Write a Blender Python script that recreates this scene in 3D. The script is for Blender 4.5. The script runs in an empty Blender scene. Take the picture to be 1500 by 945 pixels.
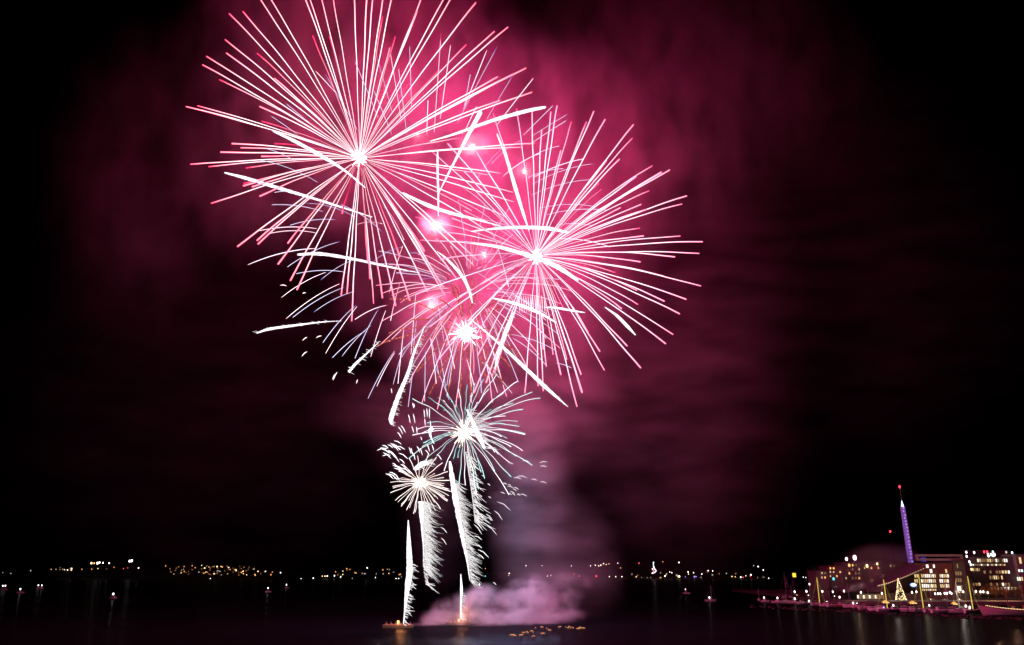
import bpy, math, random
from mathutils import Vector, Matrix
R = math.radians
rnd = random.Random(7)
scene = bpy.context.scene
col = scene.collection

# ------------------------------------------------------------------ camera
PX_F = 1143.0                      # focal length in photo pixels (1500 px wide)
PITCH = math.atan(363.0 / PX_F)
CAM_Z = 22.0
cam_d = bpy.data.cameras.new('camera')
cam = bpy.data.objects.new('camera', cam_d)
col.objects.link(cam)
cam.location = (0, 0, CAM_Z)
cam.rotation_euler = (math.pi / 2 + PITCH, 0, 0)
cam_d.sensor_width = 36
cam_d.lens = 36 * PX_F / 1500
cam_d.clip_start = 0.5
cam_d.clip_end = 30000
scene.camera = cam

# ------------------------------------------------------------------ night sky
world = bpy.data.worlds.new('World')
scene.world = world
world.use_nodes = True
wn = world.node_tree
bg = wn.nodes['Background']
sky = wn.nodes.new('ShaderNodeTexSky')
sky.sky_type = 'NISHITA'
sky.sun_disc = False
sky.sun_elevation = R(-9)
sky.sun_rotation = R(200)
wn.links.new(sky.outputs[0], bg.inputs[0])
bg.inputs[1].default_value = 0.10

scene.view_settings.view_transform = 'Standard'
scene.view_settings.look = 'None'
scene.view_settings.exposure = 0
scene.view_settings.gamma = 1
scene.render.engine = 'CYCLES'
cy = scene.cycles
cy.use_denoising = True
cy.max_bounces = 4
cy.diffuse_bounces = 1
cy.glossy_bounces = 2
cy.transmission_bounces = 2
cy.transparent_max_bounces = 8
cy.volume_bounces = 0
cy.volume_step_rate = 1.0
cy.volume_max_steps = 128
cy.sample_clamp_indirect = 4
cy.use_adaptive_sampling = True
cy.adaptive_threshold = 0.02

FWD = Vector((0, math.cos(PITCH), math.sin(PITCH)))
UPV = Vector((0, -math.sin(PITCH), math.cos(PITCH)))
def ray(px, py):
    return FWD + Vector(((px - 750) / PX_F, 0, 0)) + UPV * (-(py - 472.5) / PX_F)
def W(px, py, Y):
    """the real place, Y metres out from the quay, of what the photo shows at px, py"""
    d = ray(px, py)
    return Vector((0, 0, CAM_Z)) + d * (Y / d.y)
def mpp(px, py, Y):
    return Y / ray(px, py).y / PX_F
def on_water(px, py, z=0.0):
    d = ray(px, py)
    return Vector((0, 0, CAM_Z)) + d * ((z - CAM_Z) / d.z)

# ------------------------------------------------------------------ point lamps added to stand in for the glow of the bursts
LP = 0.10
def glow_lamp(px, py, Y, watts, color, name='glow_lamp'):
    l = bpy.data.lights.new(name, 'POINT')
    l.energy = watts * LP
    l.color = color
    l.shadow_soft_size = 0.0
    o = bpy.data.objects.new(name, l)
    o.location = W(px, py, Y)
    col.objects.link(o)
    return o
CRIM = (1.0, 0.006, 0.105)
MAGE = (1.0, 0.020, 0.27)
PINK = (1.0, 0.10, 0.30)
BLUW = (0.42, 0.56, 1.0)
YB = 330                                   # the bursts hang above the barges
K = 1.0e6
for (x, y, dy, w, c) in [
    (527, 232, 0, 5.0, CRIM), (430, 120, 0, 2.2, CRIM), (540, 60, 0, 2.6, CRIM), (640, 110, 0, 2.6, MAGE),
    (400, 270, 0, 1.5, CRIM), (620, 300, 10, 3.0, MAGE), (700, 215, 10, 3.2, MAGE),
    (790, 375, 0, 3.4, MAGE), (880, 300, 0, 2.2, CRIM), (900, 430, 0, 2.0, CRIM), (830, 220, 5, 1.6, CRIM),
    (680, 487, 0, 2.2, (1.0, .08, .22)), (640, 400, 0, 1.6, MAGE), (560, 430, 0, .6, MAGE),
    (790, 520, 0, .9, MAGE),
    (598, 830, -12, .09, (.9, .88, .95)), (676, 800, -12, .11, (.9, .88, .95)),  # lamps added by the comet columns to brighten water and low smoke
    (680, 633, 5, .12, BLUW), (622, 735, 0, .05, BLUW), (680, 770, 0, .12, BLUW), (745, 680, 22, .50, BLUW), (740, 790, 22, .42, BLUW), (760, 740, 30, .20, BLUW),  # the last three are added inside the smoke column to tint it blue
]:
    glow_lamp(x, y, YB + dy, w * K, c)

# ------------------------------------------------------------------ helpers
def tag(o, label=None, cat=None, group=None, kind=None):
    if label: o['label'] = label
    if cat: o['category'] = cat
    if group: o['group'] = group
    if kind: o['kind'] = kind
    return o
def empty(name, loc, rz=0):
    o = bpy.data.objects.new(name, None)
    o.empty_display_size = 1
    col.objects.link(o)
    o.location = loc
    o.rotation_euler = (0, 0, rz)
    return o
class MB:
    def __init__(s):
        s.v = []; s.f = []; s.m = []; s.smooth = []; s.heat = []
    def add(s, vs, fs, mi=0, smooth=False):
        n = len(s.v)
        s.v += [tuple(v) for v in vs]
        s.f += [tuple(i + n for i in f) for f in fs]
        s.m += [mi] * len(fs); s.smooth += [smooth] * len(fs)
        return s
    def box(s, c, size, rz=0, mi=0):
        cx, cy_, cz = c; sx, sy, sz = (k / 2 for k in size)
        co, si = math.cos(rz), math.sin(rz)
        vs = []
        for z in (-sz, sz):
            for (x, y) in ((-sx, -sy), (sx, -sy), (sx, sy), (-sx, sy)):
                vs.append((cx + x * co - y * si, cy_ + x * si + y * co, cz + z))
        return s.add(vs, [(3, 2, 1, 0), (4, 5, 6, 7), (0, 1, 5, 4), (1, 2, 6, 5), (2, 3, 7, 6), (3, 0, 4, 7)], mi)
    def tube(s, pts, rad, n=8, mi=0, cap=True):
        pts = [Vector(p) for p in pts]
        if not hasattr(rad, '__len__'): rad = [rad] * len(pts)
        vs = []; fs = []
        ref = Vector((0, 1, 0))
        for i, p in enumerate(pts):
            a = pts[max(0, i - 1)]; b = pts[min(len(pts) - 1, i + 1)]
            t = (b - a).normalized()
            if abs(t.dot(ref)) > .95: ref = Vector((1, 0, 0))
            u = t.cross(ref).normalized(); w = t.cross(u)
            for k in range(n):
                an = 2 * math.pi * k / n
                vs.append(p + (u * math.cos(an) + w * math.sin(an)) * rad[i])
        for i in range(len(pts) - 1):
            for k in range(n):
                k2 = (k + 1) % n
                fs.append((i * n + k, i * n + k2, (i + 1) * n + k2, (i + 1) * n + k))
        if cap:
            fs.append(tuple(range(n - 1, -1, -1)))
            fs.append(tuple((len(pts) - 1) * n + k for k in range(n)))
        return s.add(vs, fs, mi, True)
    def ball(s, c, r, n=8, m=6, mi=0, sc=(1, 1, 1)):
        vs = []; fs = []
        for j in range(m + 1):
            th = math.pi * j / m
            for k in range(n):
                ph = 2 * math.pi * k / n
                vs.append((c[0] + r * sc[0] * math.sin(th) * math.cos(ph), c[1] + r * sc[1] * math.sin(th) * math.sin(ph), c[2] + r * sc[2] * math.cos(th)))
        for j in range(m):
            for k in range(n):
                k2 = (k + 1) % n
                fs.append((j * n + k, (j + 1) * n + k, (j + 1) * n + k2, j * n + k2))
        return s.add(vs, fs, mi, True)
    def quad(s, a, b, c, d, mi=0):
        return s.add([a, b, c, d], [(0, 1, 2, 3)], mi)
    def build(s, name, mats, parent=None, loc=(0, 0, 0)):
        me = bpy.data.meshes.new(name)
        me.from_pydata(s.v, [], s.f)
        if not isinstance(mats, (list, tuple)): mats = [mats]
        for m in mats: me.materials.append(m)
        me.polygons.foreach_set('material_index', s.m)
        me.polygons.foreach_set('use_smooth', s.smooth)
        if len(s.heat) == len(s.v):
            me.attributes.new('flight_time', 'FLOAT', 'POINT').data.foreach_set('value', s.heat)
        me.update()
        o = bpy.data.objects.new(name, me)
        col.objects.link(o)
        o.location = loc
        if parent: o.parent = parent
        return o

def mat_plain(name, c, rough=.6, metal=0, noise=.15, scale=3.0, spec=.4):
    m = bpy.data.materials.new(name); m.use_nodes = True
    nt = m.node_tree; b = nt.nodes['Principled BSDF']
    tc = nt.nodes.new('ShaderNodeTexCoord'); no = nt.nodes.new('ShaderNodeTexNoise')
    no.inputs['Scale'].default_value = scale; no.inputs['Detail'].default_value = 4
    nt.links.new(tc.outputs['Object'], no.inputs['Vector'])
    mx = nt.nodes.new('ShaderNodeMixRGB'); mx.blend_type = 'MIX'
    mx.inputs[1].default_value = (*[max(0, k * (1 - noise)) for k in c], 1)
    mx.inputs[2].default_value = (*[min(1, k * (1 + noise)) for k in c], 1)
    nt.links.new(no.outputs['Fac'], mx.inputs[0]); nt.links.new(mx.outputs[0], b.inputs['Base Color'])
    b.inputs['Roughness'].default_value = rough; b.inputs['Metallic'].default_value = metal
    b.inputs['Specular IOR Level'].default_value = spec
    return m
def mat_emit(name, c, strength, sampling='NONE'):
    m = bpy.data.materials.new(name); m.use_nodes = True
    nt = m.node_tree; nt.nodes.clear()
    e = nt.nodes.new('ShaderNodeEmission'); o = nt.nodes.new('ShaderNodeOutputMaterial')
    e.inputs[0].default_value = (*c, 1); e.inputs[1].default_value = strength
    nt.links.new(e.outputs[0], o.inputs[0])
    m.cycles.emission_sampling = sampling
    return m
def mat_fire(name, core, halo, s_core, s_halo, width=.55, speckle=0.0, sp_scale=.8, tip_halo=.0):
    """burning trail: white hot in the middle, the glow around it painted on as a skin at its edge"""
    m = bpy.data.materials.new(name); m.use_nodes = True
    nt = m.node_tree; nt.nodes.clear(); L = nt.links.new
    out = nt.nodes.new('ShaderNodeOutputMaterial'); e = nt.nodes.new('ShaderNodeEmission')
    lw = nt.nodes.new('ShaderNodeLayerWeight'); lw.inputs[0].default_value = .5
    cr = nt.nodes.new('ShaderNodeValToRGB')
    cr.color_ramp.elements[0].position = width * .6
    cr.color_ramp.elements[0].color = (*[k * 1.0 for k in core], 1)
    cr.color_ramp.elements[1].position = min(1, width * 1.25)
    cr.color_ramp.elements[1].color = (*[k * s_halo / s_core for k in halo], 1)
    L(lw.outputs['Facing'], cr.inputs[0])
    # the coloured halo round the trail tips is painted into their colour
    at = nt.nodes.new('ShaderNodeAttribute'); at.attribute_name = 'flight_time'
    hm = nt.nodes.new('ShaderNodeMapRange'); hm.inputs[1].default_value = .68; hm.inputs[2].default_value = 1.0; hm.inputs[3].default_value = 0; hm.inputs[4].default_value = tip_halo
    hx = nt.nodes.new('ShaderNodeMixRGB'); hx.inputs[2].default_value = (*halo, 1)
    L(at.outputs['Fac'], hm.inputs[0]); L(hm.outputs[0], hx.inputs[0]); L(cr.outputs[0], hx.inputs[1]); L(hx.outputs[0], e.inputs[0])
    e.inputs[1].default_value = s_core
    if speckle:
        tc = nt.nodes.new('ShaderNodeNewGeometry'); no = nt.nodes.new('ShaderNodeTexNoise')
        no.inputs['Scale'].default_value = sp_scale; no.inputs['Detail'].default_value = 2
        L(tc.outputs['Position'], no.inputs['Vector'])
        mr = nt.nodes.new('ShaderNodeMapRange')
        mr.inputs[1].default_value = .45; mr.inputs[2].default_value = .6
        mr.inputs[3].default_value = 1 - speckle; mr.inputs[4].default_value = 1
        L(no.outputs['Fac'], mr.inputs[0])
        mu = nt.nodes.new('ShaderNodeMath'); mu.operation = 'MULTIPLY'; mu.inputs[1].default_value = s_core
        L(mr.outputs[0], mu.inputs[0]); L(mu.outputs[0], e.inputs[1])
    L(e.outputs[0], out.inputs[0])
    m.cycles.emission_sampling = 'NONE'
    return m

# ------------------------------------------------------------------ the water and the far hills
def mat_water():
    m = bpy.data.materials.new('water'); m.use_nodes = True
    nt = m.node_tree; b = nt.nodes['Principled BSDF']; L = nt.links.new
    df = nt.nodes.new('ShaderNodeBsdfDiffuse'); df.inputs[0].default_value = (.003, .0035, .005, 1)
    b = nt.nodes.new('ShaderNodeBsdfGlossy'); b.inputs['Color'].default_value = (.9, .9, .95, 1); b.inputs['Roughness'].default_value = .15
    mxs = nt.nodes.new('ShaderNodeMixShader'); mxs.inputs[0].default_value = .075
    L(df.outputs[0], mxs.inputs[1]); L(b.outputs[0], mxs.inputs[2]); L(mxs.outputs[0], nt.nodes['Material Output'].inputs[0])
    g = nt.nodes.new('ShaderNodeNewGeometry'); mp = nt.nodes.new('ShaderNodeMapping')
    mp.inputs['Scale'].default_value = (1, .6, 1)
    L(g.outputs['Position'], mp.inputs[0])
    n1 = nt.nodes.new('ShaderNodeTexNoise'); n1.inputs['Scale'].default_value = .8; n1.inputs['Detail'].default_value = 4
    n1.inputs['Roughness'].default_value = .65
    L(mp.outputs[0], n1.inputs['Vector'])
    bp = nt.nodes.new('ShaderNodeBump'); bp.inputs['Strength'].default_value = 1; bp.inputs['Distance'].default_value = .6
    L(n1.outputs['Fac'], bp.inputs['Height']); L(bp.outputs[0], b.inputs['Normal'])
    return m
w = MB()
w.quad((-9000, -300, 0), (9000, -300, 0), (9000, 14000, 0), (-9000, 14000, 0))
tag(w.build('water', mat_water()), 'dark rippled harbour water under the fireworks', kind='structure')

M_hill = mat_plain('dark_wooded_land', (.03, .04, .025), .9, scale=.02)
HX0, HX1, HN = -3600, 3600, 180
HPTS = [(0, 839), (60, 836), (130, 829), (200, 828), (300, 833), (420, 836), (520, 832), (600, 836), (700, 838), (850, 832), (960, 828), (1030, 836), (1150, 832), (1260, 828), (1500, 825)]
def ridge_px(px):
    for (a, b), (c, d) in zip(HPTS, HPTS[1:]):
        if px <= c: return b + (d - b) * (px - a) / (c - a)
    return HPTS[-1][1]
SH = 2050.0
def hill_z(x, y):
    px = 750 + PX_F * x / (y / ray(750, 835).y) if y else 750
    top = W(min(1500, max(0, px)), ridge_px(min(1500, max(0, px))) + 2.5, 2500).z
    k = min(1, max(0, (y - SH) / 450)); k = k * k * (3 - 2 * k)
    return -1 + (top + 1) * k * (0.93 + .07 * math.sin(x * .011) * math.sin(y * .013 + x * .004))
vs = []; fs = []
rows = [SH, SH + 60, SH + 130, SH + 220, SH + 320, SH + 450, SH + 700]
for j, yy in enumerate(rows):
    for i in range(HN + 1):
        xx = HX0 + (HX1 - HX0) * i / HN
        vs.append((xx, yy, hill_z(xx, yy)))
for j in range(len(rows) - 1):
    for i in range(HN):
        a = j * (HN + 1) + i
        fs.append((a, a + 1, a + HN + 2, a + HN + 1))
h = MB(); h.add(vs, fs, 0, True)
tag(h.build('hills', M_hill), 'low dark wooded shore across the harbour', kind='structure')

# ------------------------------------------------------------------ smoke: voxel cloud behind and below the bursts
def make_smoke(name, label, lo, hi, res, blobs, noise_scale, stretch, contrast, dens, aniso=0.0, color=(1, 1, 1), step=9.0, seed=0, detail=4, dist=0.6, pw=1.0):
    ng = bpy.data.node_groups.new(name, 'GeometryNodeTree')
    ng.interface.new_socket('Geometry', in_out='OUTPUT', socket_type='NodeSocketGeometry')
    ng.interface.new_socket('Geometry', in_out='INPUT', socket_type='NodeSocketGeometry')
    N = ng.nodes; L = ng.links.new
    out = N.new('NodeGroupOutput')
    vc = N.new('GeometryNodeVolumeCube')
    vc.inputs['Min'].default_value = lo; vc.inputs['Max'].default_value = hi
    for k, s_ in zip('XYZ', res): vc.inputs['Resolution ' + k].default_value = s_
    pos = N.new('GeometryNodeInputPosition')
    def math_(op, a, b=None, c=None, clamp=False):
        n = N.new('ShaderNodeMath'); n.operation = op; n.use_clamp = clamp
        for i, v in enumerate((a, b, c)):
            if v is None: continue
            if isinstance(v, (int, float)): n.inputs[i].default_value = v
            else: L(v, n.inputs[i])
        return n.outputs[0]
    def vec(op, a, b=None):
        n = N.new('ShaderNodeVectorMath'); n.operation = op
        for i, v in enumerate((a, b)):
            if v is None: continue
            if isinstance(v, (tuple, Vector)): n.inputs[i].default_value = tuple(v)
            else: L(v, n.inputs[i])
        return n
    total = None
    # big soft warp so that the puffs are not ellipsoids
    wn_ = N.new('ShaderNodeTexNoise'); wn_.inputs['Scale'].default_value = noise_scale * .45; wn_.inputs['Detail'].default_value = 2
    L(pos.outputs[0], wn_.inputs['Vector'])
    wc = vec('SUBTRACT', wn_.outputs['Color'], (.5, .5, .5))
    ws = N.new('ShaderNodeVectorMath'); ws.operation = 'SCALE'; L(wc.outputs[0], ws.inputs[0]); ws.inputs['Scale'].default_value = dist / noise_scale
    wp = vec('ADD', pos.outputs[0], ws.outputs[0])
    for (c, r, amp) in blobs:
        d = vec('SUBTRACT', wp.outputs[0], c)
        q = vec('DIVIDE', d.outputs[0], tuple(r))
        ln = vec('LENGTH', q.outputs[0])
        mr = N.new('ShaderNodeMapRange'); mr.interpolation_type = 'SMOOTHSTEP'
        L(ln.outputs['Value'], mr.inputs[0])
        mr.inputs[1].default_value = 1.0; mr.inputs[2].default_value = .25; mr.inputs[3].default_value = 0; mr.inputs[4].default_value = amp
        total = mr.outputs[0] if total is None else math_('ADD', total, mr.outputs[0])
    no = N.new('ShaderNodeTexNoise'); no.inputs['Scale'].default_value = noise_scale; no.inputs['Detail'].default_value = detail
    no.inputs['Roughness'].default_value = .62
    mp = vec('MULTIPLY', wp.outputs[0], stretch)
    off = vec('ADD', mp.outputs[0], (seed * 37.1, seed * 11.7, seed * 53.3))
    L(off.outputs[0], no.inputs['Vector'])
    mr = N.new('ShaderNodeMapRange'); mr.interpolation_type = 'SMOOTHSTEP'
    L(no.outputs['Fac'], mr.inputs[0])
    mr.inputs[1].default_value = contrast[0]; mr.inputs[2].default_value = contrast[1]; mr.inputs[3].default_value = contrast[2]; mr.inputs[4].default_value = 1
    nz = math_('POWER', mr.outputs[0], pw)
    L(math_('MULTIPLY', total, nz), vc.inputs['Density'])
    m = bpy.data.materials.new(name); m.use_nodes = True
    nt = m.node_tree; nt.nodes.clear()
    o_ = nt.nodes.new('ShaderNodeOutputMaterial'); pv = nt.nodes.new('ShaderNodeVolumePrincipled')
    pv.inputs['Color'].default_value = (*color, 1); pv.inputs['Density'].default_value = dens
    pv.inputs['Anisotropy'].default_value = aniso
    nt.links.new(pv.outputs[0], o_.inputs['Volume'])
    m.cycles.volume_sampling = 'MULTIPLE_IMPORTANCE'
    sm = N.new('GeometryNodeSetMaterial'); sm.inputs['Material'].default_value = m
    L(vc.outputs[0], sm.inputs[0]); L(sm.outputs[0], out.inputs[0])
    v = bpy.data.volumes.new(name)
    v.materials.append(m)
    v.render.space = 'WORLD'; v.render.step_size = step
    o = bpy.data.objects.new(name, v); col.objects.link(o)
    md = o.modifiers.new('voxels', 'NODES'); md.node_group = ng
    tag(o, label, kind='stuff')
    return o
def blob(px, py, Y, rx, ry, rY, amp):
    k = mpp(px, py, Y)
    return (W(px, py, Y), (rx * k, rY, ry * k), amp)
lo = W(-100, 300, 480); hi = W(1560, 10, 480)
UP = [
    blob(520, 60, 415, 270, 260, 70, 1.0), blob(640, 200, 415, 260, 250, 70, 1.0), blob(420, 220, 420, 180, 220, 60, .42),
    blob(800, 260, 415, 230, 240, 70, .75), blob(930, 200, 425, 200, 230, 60, .25), blob(770, 410, 410, 210, 190, 60, .7), blob(660, 490, 398, 120, 110, 36, .9), blob(230, 250, 430, 170, 300, 60, .13),
    blob(980, 120, 430, 340, 280, 70, .14), blob(620, 430, 415, 160, 120, 50, .3),
]
make_smoke('firework_smoke', 'crimson lit smoke torn upwards behind the bursts',
    (-330, 340, 80), (330, 500, 480), (240, 54, 150), UP, .055, (1.2, 1, .5), (.40, .60, .10), .018, step=9, detail=6, dist=.8)
GLOW = [(W(x, y, 364), (r * .42, 11, r * .33), a) for (x, y, r, a) in [(640,330,30,1),(625,336,16,.7),(693,212,30,1),(632,448,20,.8),(642,436,14,.8),(768,252,18,.5),(610,196,22,.5),(709,373,16,.5),(682,487,30,.9),(674,478,18,.9),(672,415,12,.5)]]  # puffs added so the star lamps have smoke to glow in
make_smoke('glow_puffs', 'small dense smoke puffs added to catch the glow of the burning stars between the shells',
    (-52, 350, 115), (18, 378, 240), (60, 16, 100), GLOW, .14, (1.3, 1, 1), (.40, .62, .10), .05, step=3, seed=6, detail=4, dist=1.0)
UP += [blob(900, 172, 400, 34, 9, 8, 1.6), blob(935, 160, 400, 30, 9, 8, 1.6), blob(975, 153, 400, 34, 8, 8, 1.5), blob(1020, 150, 400, 30, 8, 8, 1.5), blob(1060, 145, 400, 26, 7, 8, 1.2), blob(1000, 245, 400, 50, 7, 8, 1.2)]
DN = [
    blob(790, 580, 400, 150, 150, 45, .50), blob(780, 740, 392, 80, 220, 38, .6), blob(660, 610, 395, 150, 130, 40, .38), blob(980, 400, 430, 240, 300, 60, .13),
    blob(980, 620, 440, 230, 270, 70, .13), blob(560, 600, 400, 120, 60, 40, .16), blob(840, 830, 390, 90, 120, 40, .30), blob(640, 770, 400, 60, 130, 30, .12), blob(300, 560, 440, 420, 360, 60, .035), blob(1250, 350, 450, 330, 420, 60, .05),
]
make_smoke('drifting_smoke', 'purple smoke blown sideways in bands under the bursts',
    (-330, 340, 2), (330, 510, 340), (220, 56, 150), DN, .05, (.42, 1, 1.6), (.38, .63, .08), .014, step=9, seed=3, detail=6, dist=.8)

# ------------------------------------------------------------------ fireworks
T_crim = mat_fire('fire_crimson', (1, .80, .84), (1, .03, .13), 2.4, .9, .50, tip_halo=.78)
T_pink = mat_fire('fire_pink', (1, .80, .90), (1, .08, .24), 2.2, .9, .55, tip_halo=.70)
T_viol = mat_fire('fire_violet', (.80, .78, 1), (.30, .28, .95), 1.35, .75, .5)
T_white = mat_fire('fire_white', (1, .97, 1), (.75, .70, .95), 1.7, .7, .7)
T_feather = mat_fire('fire_feather', (1, .97, .97), (.8, .70, .76), 1.0, .35, .5)
T_cyan = mat_fire('fire_cyan', (.92, 1, 1), (.15, .80, .78), 1.4, .6, .5, tip_halo=.5)
T_warm = mat_fire('fire_warm', (1, .92, .88), (1, .55, .45), 1.5, .7, .55)
T_gold = mat_fire('fire_ember', (1, .24, .13), (.75, .07, .06), .95, .5, .7, .65, 1.1)
T_flame = mat_emit('flame', (1, .42, .12), 6)
T_flare = mat_emit('flare_pink', (1, .72, .80), 14)

def trail_mb(C, E, r0, r1, sag, t0=.03, n=14, sides=8, wig=0.0, rng=rnd, mb=None):
    L_ = (E - C).length
    pts = []; rad = []
    ph = rng.random() * 6
    for i in range(n + 1):
        t = t0 + (1 - t0) * i / n
        p = C.lerp(E, t)
        p.z += sag * L_ * (t - t * t)
        p.x += wig * math.sin(t * 17 + ph); p.z += wig * math.sin(t * 13 + ph * 2)
        pts.append(p); rad.append(r0 + (r1 - r0) * t ** .8)
    pts.append(pts[-1] + (pts[-1] - pts[-2]).normalized() * r1 * .8); rad.append(r1 * .45)
    mb = mb or MB()
    mb.tube(pts, rad, sides)
    for i in range(len(pts)): mb.heat += [min(1, i / n)] * sides
    return mb
def burst(root_name, label, cx, cy_, Yc, ends, mat, r0, r1, sag, group=None, Rpx=None, extra=0, exr=(.3, .8), t0=.03, part='spark_trail', wig=.12, mats=None, core=None, coremat=None, depth=.85, seed=1):
    rng = random.Random(seed)
    C = W(cx, cy_, Yc); k = mpp(cx, cy_, Yc)
    root = empty(root_name, C)
    tag(root, label, 'firework', group)
    Rm = Rpx * k
    E_ = [(e[0], e[1], e[2] if len(e) > 2 else 1.0, None) for e in ends]
    for i in range(extra):
        an = rng.random() * 2 * math.pi; rr = Rpx * rng.uniform(*exr)
        E_.append((cx + rr * math.cos(an), cy_ + rr * math.sin(an) * .97 + rr * .05, rng.uniform(.6, .9), None))
    for (ex, ey, wd, _) in E_[:100]:
        rr = math.hypot(ex - cx, ey - cy_) * k
        dy = math.sqrt(max(0, Rm * Rm - rr * rr)) * depth * rng.choice((-1, 1))
        E = W(ex, ey, Yc + dy)
        mb = trail_mb(Vector((0, 0, 0)), E - C, r0 * wd ** .5, r1 * wd, sag * rng.uniform(.7, 1.3), t0, wig=wig, rng=rng)
        mb.build(part, (rng.choice(mats) if mats else mat), root)
    if core:
        mb = MB(); mb.ball((0, 0, 0), core * .35, 10, 6)
        for i in range(90):
            d = Vector([rng.gauss(0, 1) for _ in range(3)]).normalized() * core * rng.uniform(1.2, 4.2)
            mb.tube([d * .02, d * .5, d], [core * .14, core * .07, .015], 5)
        mb.build('burst_core', coremat or T_flare, root)
    return root

A_ENDS = [(336,20),(356,17),(372,-14),(384,-22),(330,58),(332,78),(303,83),(297,95),(322,117),(377,78),(402,115),(273,156),(290,155),(296,162,1.3),
    (381,156),(384,178),(440,-22,1.2),(448,-18),(466,-20),(485,-18),(518,-24),(538,-26,1.5),(547,-14),(458,53),(563,-18),(560,25),(577,-20),(579,54),
    (622,-14),(611,17,1.3),(658,-16),(668,-14),(697,4,1.1),(724,46),(744,40),(683,66),(645,102),(584,124,1.2),(571,70,.7),(770,100),(751,109,1.3),(729,113),
    (779,135),(732,147),(340,210),(323,223),(279,241),(306,244),(310,298),(361,246),(383,229),(403,210),(357,272),(370,274),(381,287),(348,361),
    (377,352),(378,357),(422,356),(408,386),(425,411),(435,424),(408,387),(500,432,1.1),(508,430,1.1),(542,408),(560,436),(580,448),(586,376),(626,427),
    (621,369),(733,254,1.2),(634,400),(649,420),(652,433),(694,389),(700,382),(752,296),(751,282),(783,210),(763,216),(676,202),(725,345),(742,318),(515,470),(600,440),(670,410)]
burst('firework_burst', 'largest crimson shell of straight white-hot trails, highest in the display', 527, 232, YB, A_ENDS, T_crim, .04, .33, .05, Rpx=262, extra=14, core=1.3, seed=3)
B_ENDS = [(816,155),(807,164),(837,179),(870,163),(859,179,1.3),(886,175),(928,183),(926,203),(889,235),(907,233),(877,269),(955,243),(932,259,1.2),(981,249),
    (968,253,1.4),(951,280),(912,289),(1006,287),(999,299),(937,334),(943,346),(996,346),(1029,354),(1024,371),(988,376),(938,384),(793,191),(821,221,.9),
    (1026,419),(972,404),(901,399),(1005,438),(973,441),(995,460),(934,446),(986,490),(975,503),(910,452),(938,539,1.3),(918,507),(885,542),(878,515),
    (862,487),(853,575,1.4),(851,548),(821,549),(817,447),(800,537),(796,573),(788,565),(769,575),(796,511),(721,550),(695,575),(630,478),(625,466),(609,431),
    (641,528),(616,352),(671,292),(679,251),(656,210),(633,223),(722,166),(697,222),(757,160,1.1),(779,165),(845,595),(655,505),(700,520),(712,560),(668,440),
    (645,380),(650,340),(662,320)]
burst('firework_burst', 'crimson shell of white-hot trails right of the largest, thick comet across its centre', 785, 375, YB - 5, B_ENDS, T_pink, .035, .27, .09, Rpx=252, extra=22, core=1.0, seed=4)

C_SEG = [(646,50,636,194),(660,66,645,174),(600,68,603,159),(584,101,596,198),(571,73,587,172),(552,83,574,163),(520,90,554,173),(548,134,574,197),
    (713,74,679,160),(728,69,670,180),(689,109,680,158),(751,111,713,175),(781,115,728,183),(810,155,767,198),(627,147,625,198),(698,156,681,192),
    (832,167,780,199),(829,177,775,212),(819,214,775,232),(854,233,780,261),(870,240,780,270),(874,263,778,286),(825,247,770,262),(873,303,790,305),
    (890,308,800,315),(869,331,815,330),(894,362,817,350),(363,388,456,364),(402,282,432,281),(398,300,473,310),(380,338,464,335),(391,343,462,341),
    (421,391,498,354),(376,234,465,267),(391,218,432,236),(397,170,436,197),(419,152,453,180),(462,104,491,135),(477,109,523,190),(363,388,463,364),
    (419,467,497,416),(429,465,504,421),(412,436,477,399),(434,401,507,399),(473,502,522,447),(477,518,523,449),(460,457,519,427),(487,524,537,484),
    (501,522,543,477),(520,525,555,452),(543,523,565,455),(520,468,568,447),(572,470,587,412),(539,584,578,514),(552,566,578,517),(576,563,592,508),
    (598,596,605,544),(583,562,592,479),(602,520,609,431),(630,492,639,562),(623,513,622,588),(639,493,655,582),(630,492,643,550),(648,474,666,540),
    (637,537,658,586),(683,525,694,564),(699,503,729,575),(706,530,750,576),(749,490,815,514),(750,495,801,536),(815,532,837,539),(560,300,592,352),
    (500,300,560,340),(470,410,520,380),(700,260,740,215),(720,240,765,205),(735,260,790,225),(690,320,770,345),(660,360,690,430),(590,360,570,430),
    (520,330,560,328),(545,385,590,362),(425,330,492,322),(448,298,520,318),(640,440,650,500),(610,470,604,530),(750,430,800,470),(700,400,770,460),(716,330,745,420)]
rng = random.Random(5)
Cc = W(640, 325, YB + 5)
rootC = tag(empty('firework_burst', Cc), 'older shell of thin violet curved streaks spread behind the two crimson shells', 'firework')
for (x0, y0, x1, y1) in C_SEG:
    if math.hypot(x1 - 640, y1 - 325) < math.hypot(x0 - 640, y0 - 325): x0, y0, x1, y1 = x1, y1, x0, y0
    k = mpp(640, 325, YB); Rm = 290 * k
    rr = math.hypot(x1 - 640, y1 - 325) * k
    dy = math.sqrt(max(0, Rm * Rm - rr * rr)) * .7 * rng.choice((-1, 1))
    rs = math.hypot(x0 - 640, y0 - 325) * k / max(rr, 1)
    a = W(x0, y0, YB + 5 + dy * rs) - Cc; b = W(x1, y1, YB + 5 + dy) - Cc
    mb = MB(); L_ = (b - a).length; pts = []; rad = []
    for i in range(11):
        t = i / 10; p = a.lerp(b, t); p.z += (.16 if y1 > 200 else .02) * L_ * (t - t * t) * 1.3
        pts.append(p); rad.append(.125 * (.5 + 1.1 * t * (1.25 - t)) + .03)
    mb.tube(pts, rad, 6)
    mb.build('spark_trail', T_viol if rng.random() < .72 else T_pink, rootC)

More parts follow.
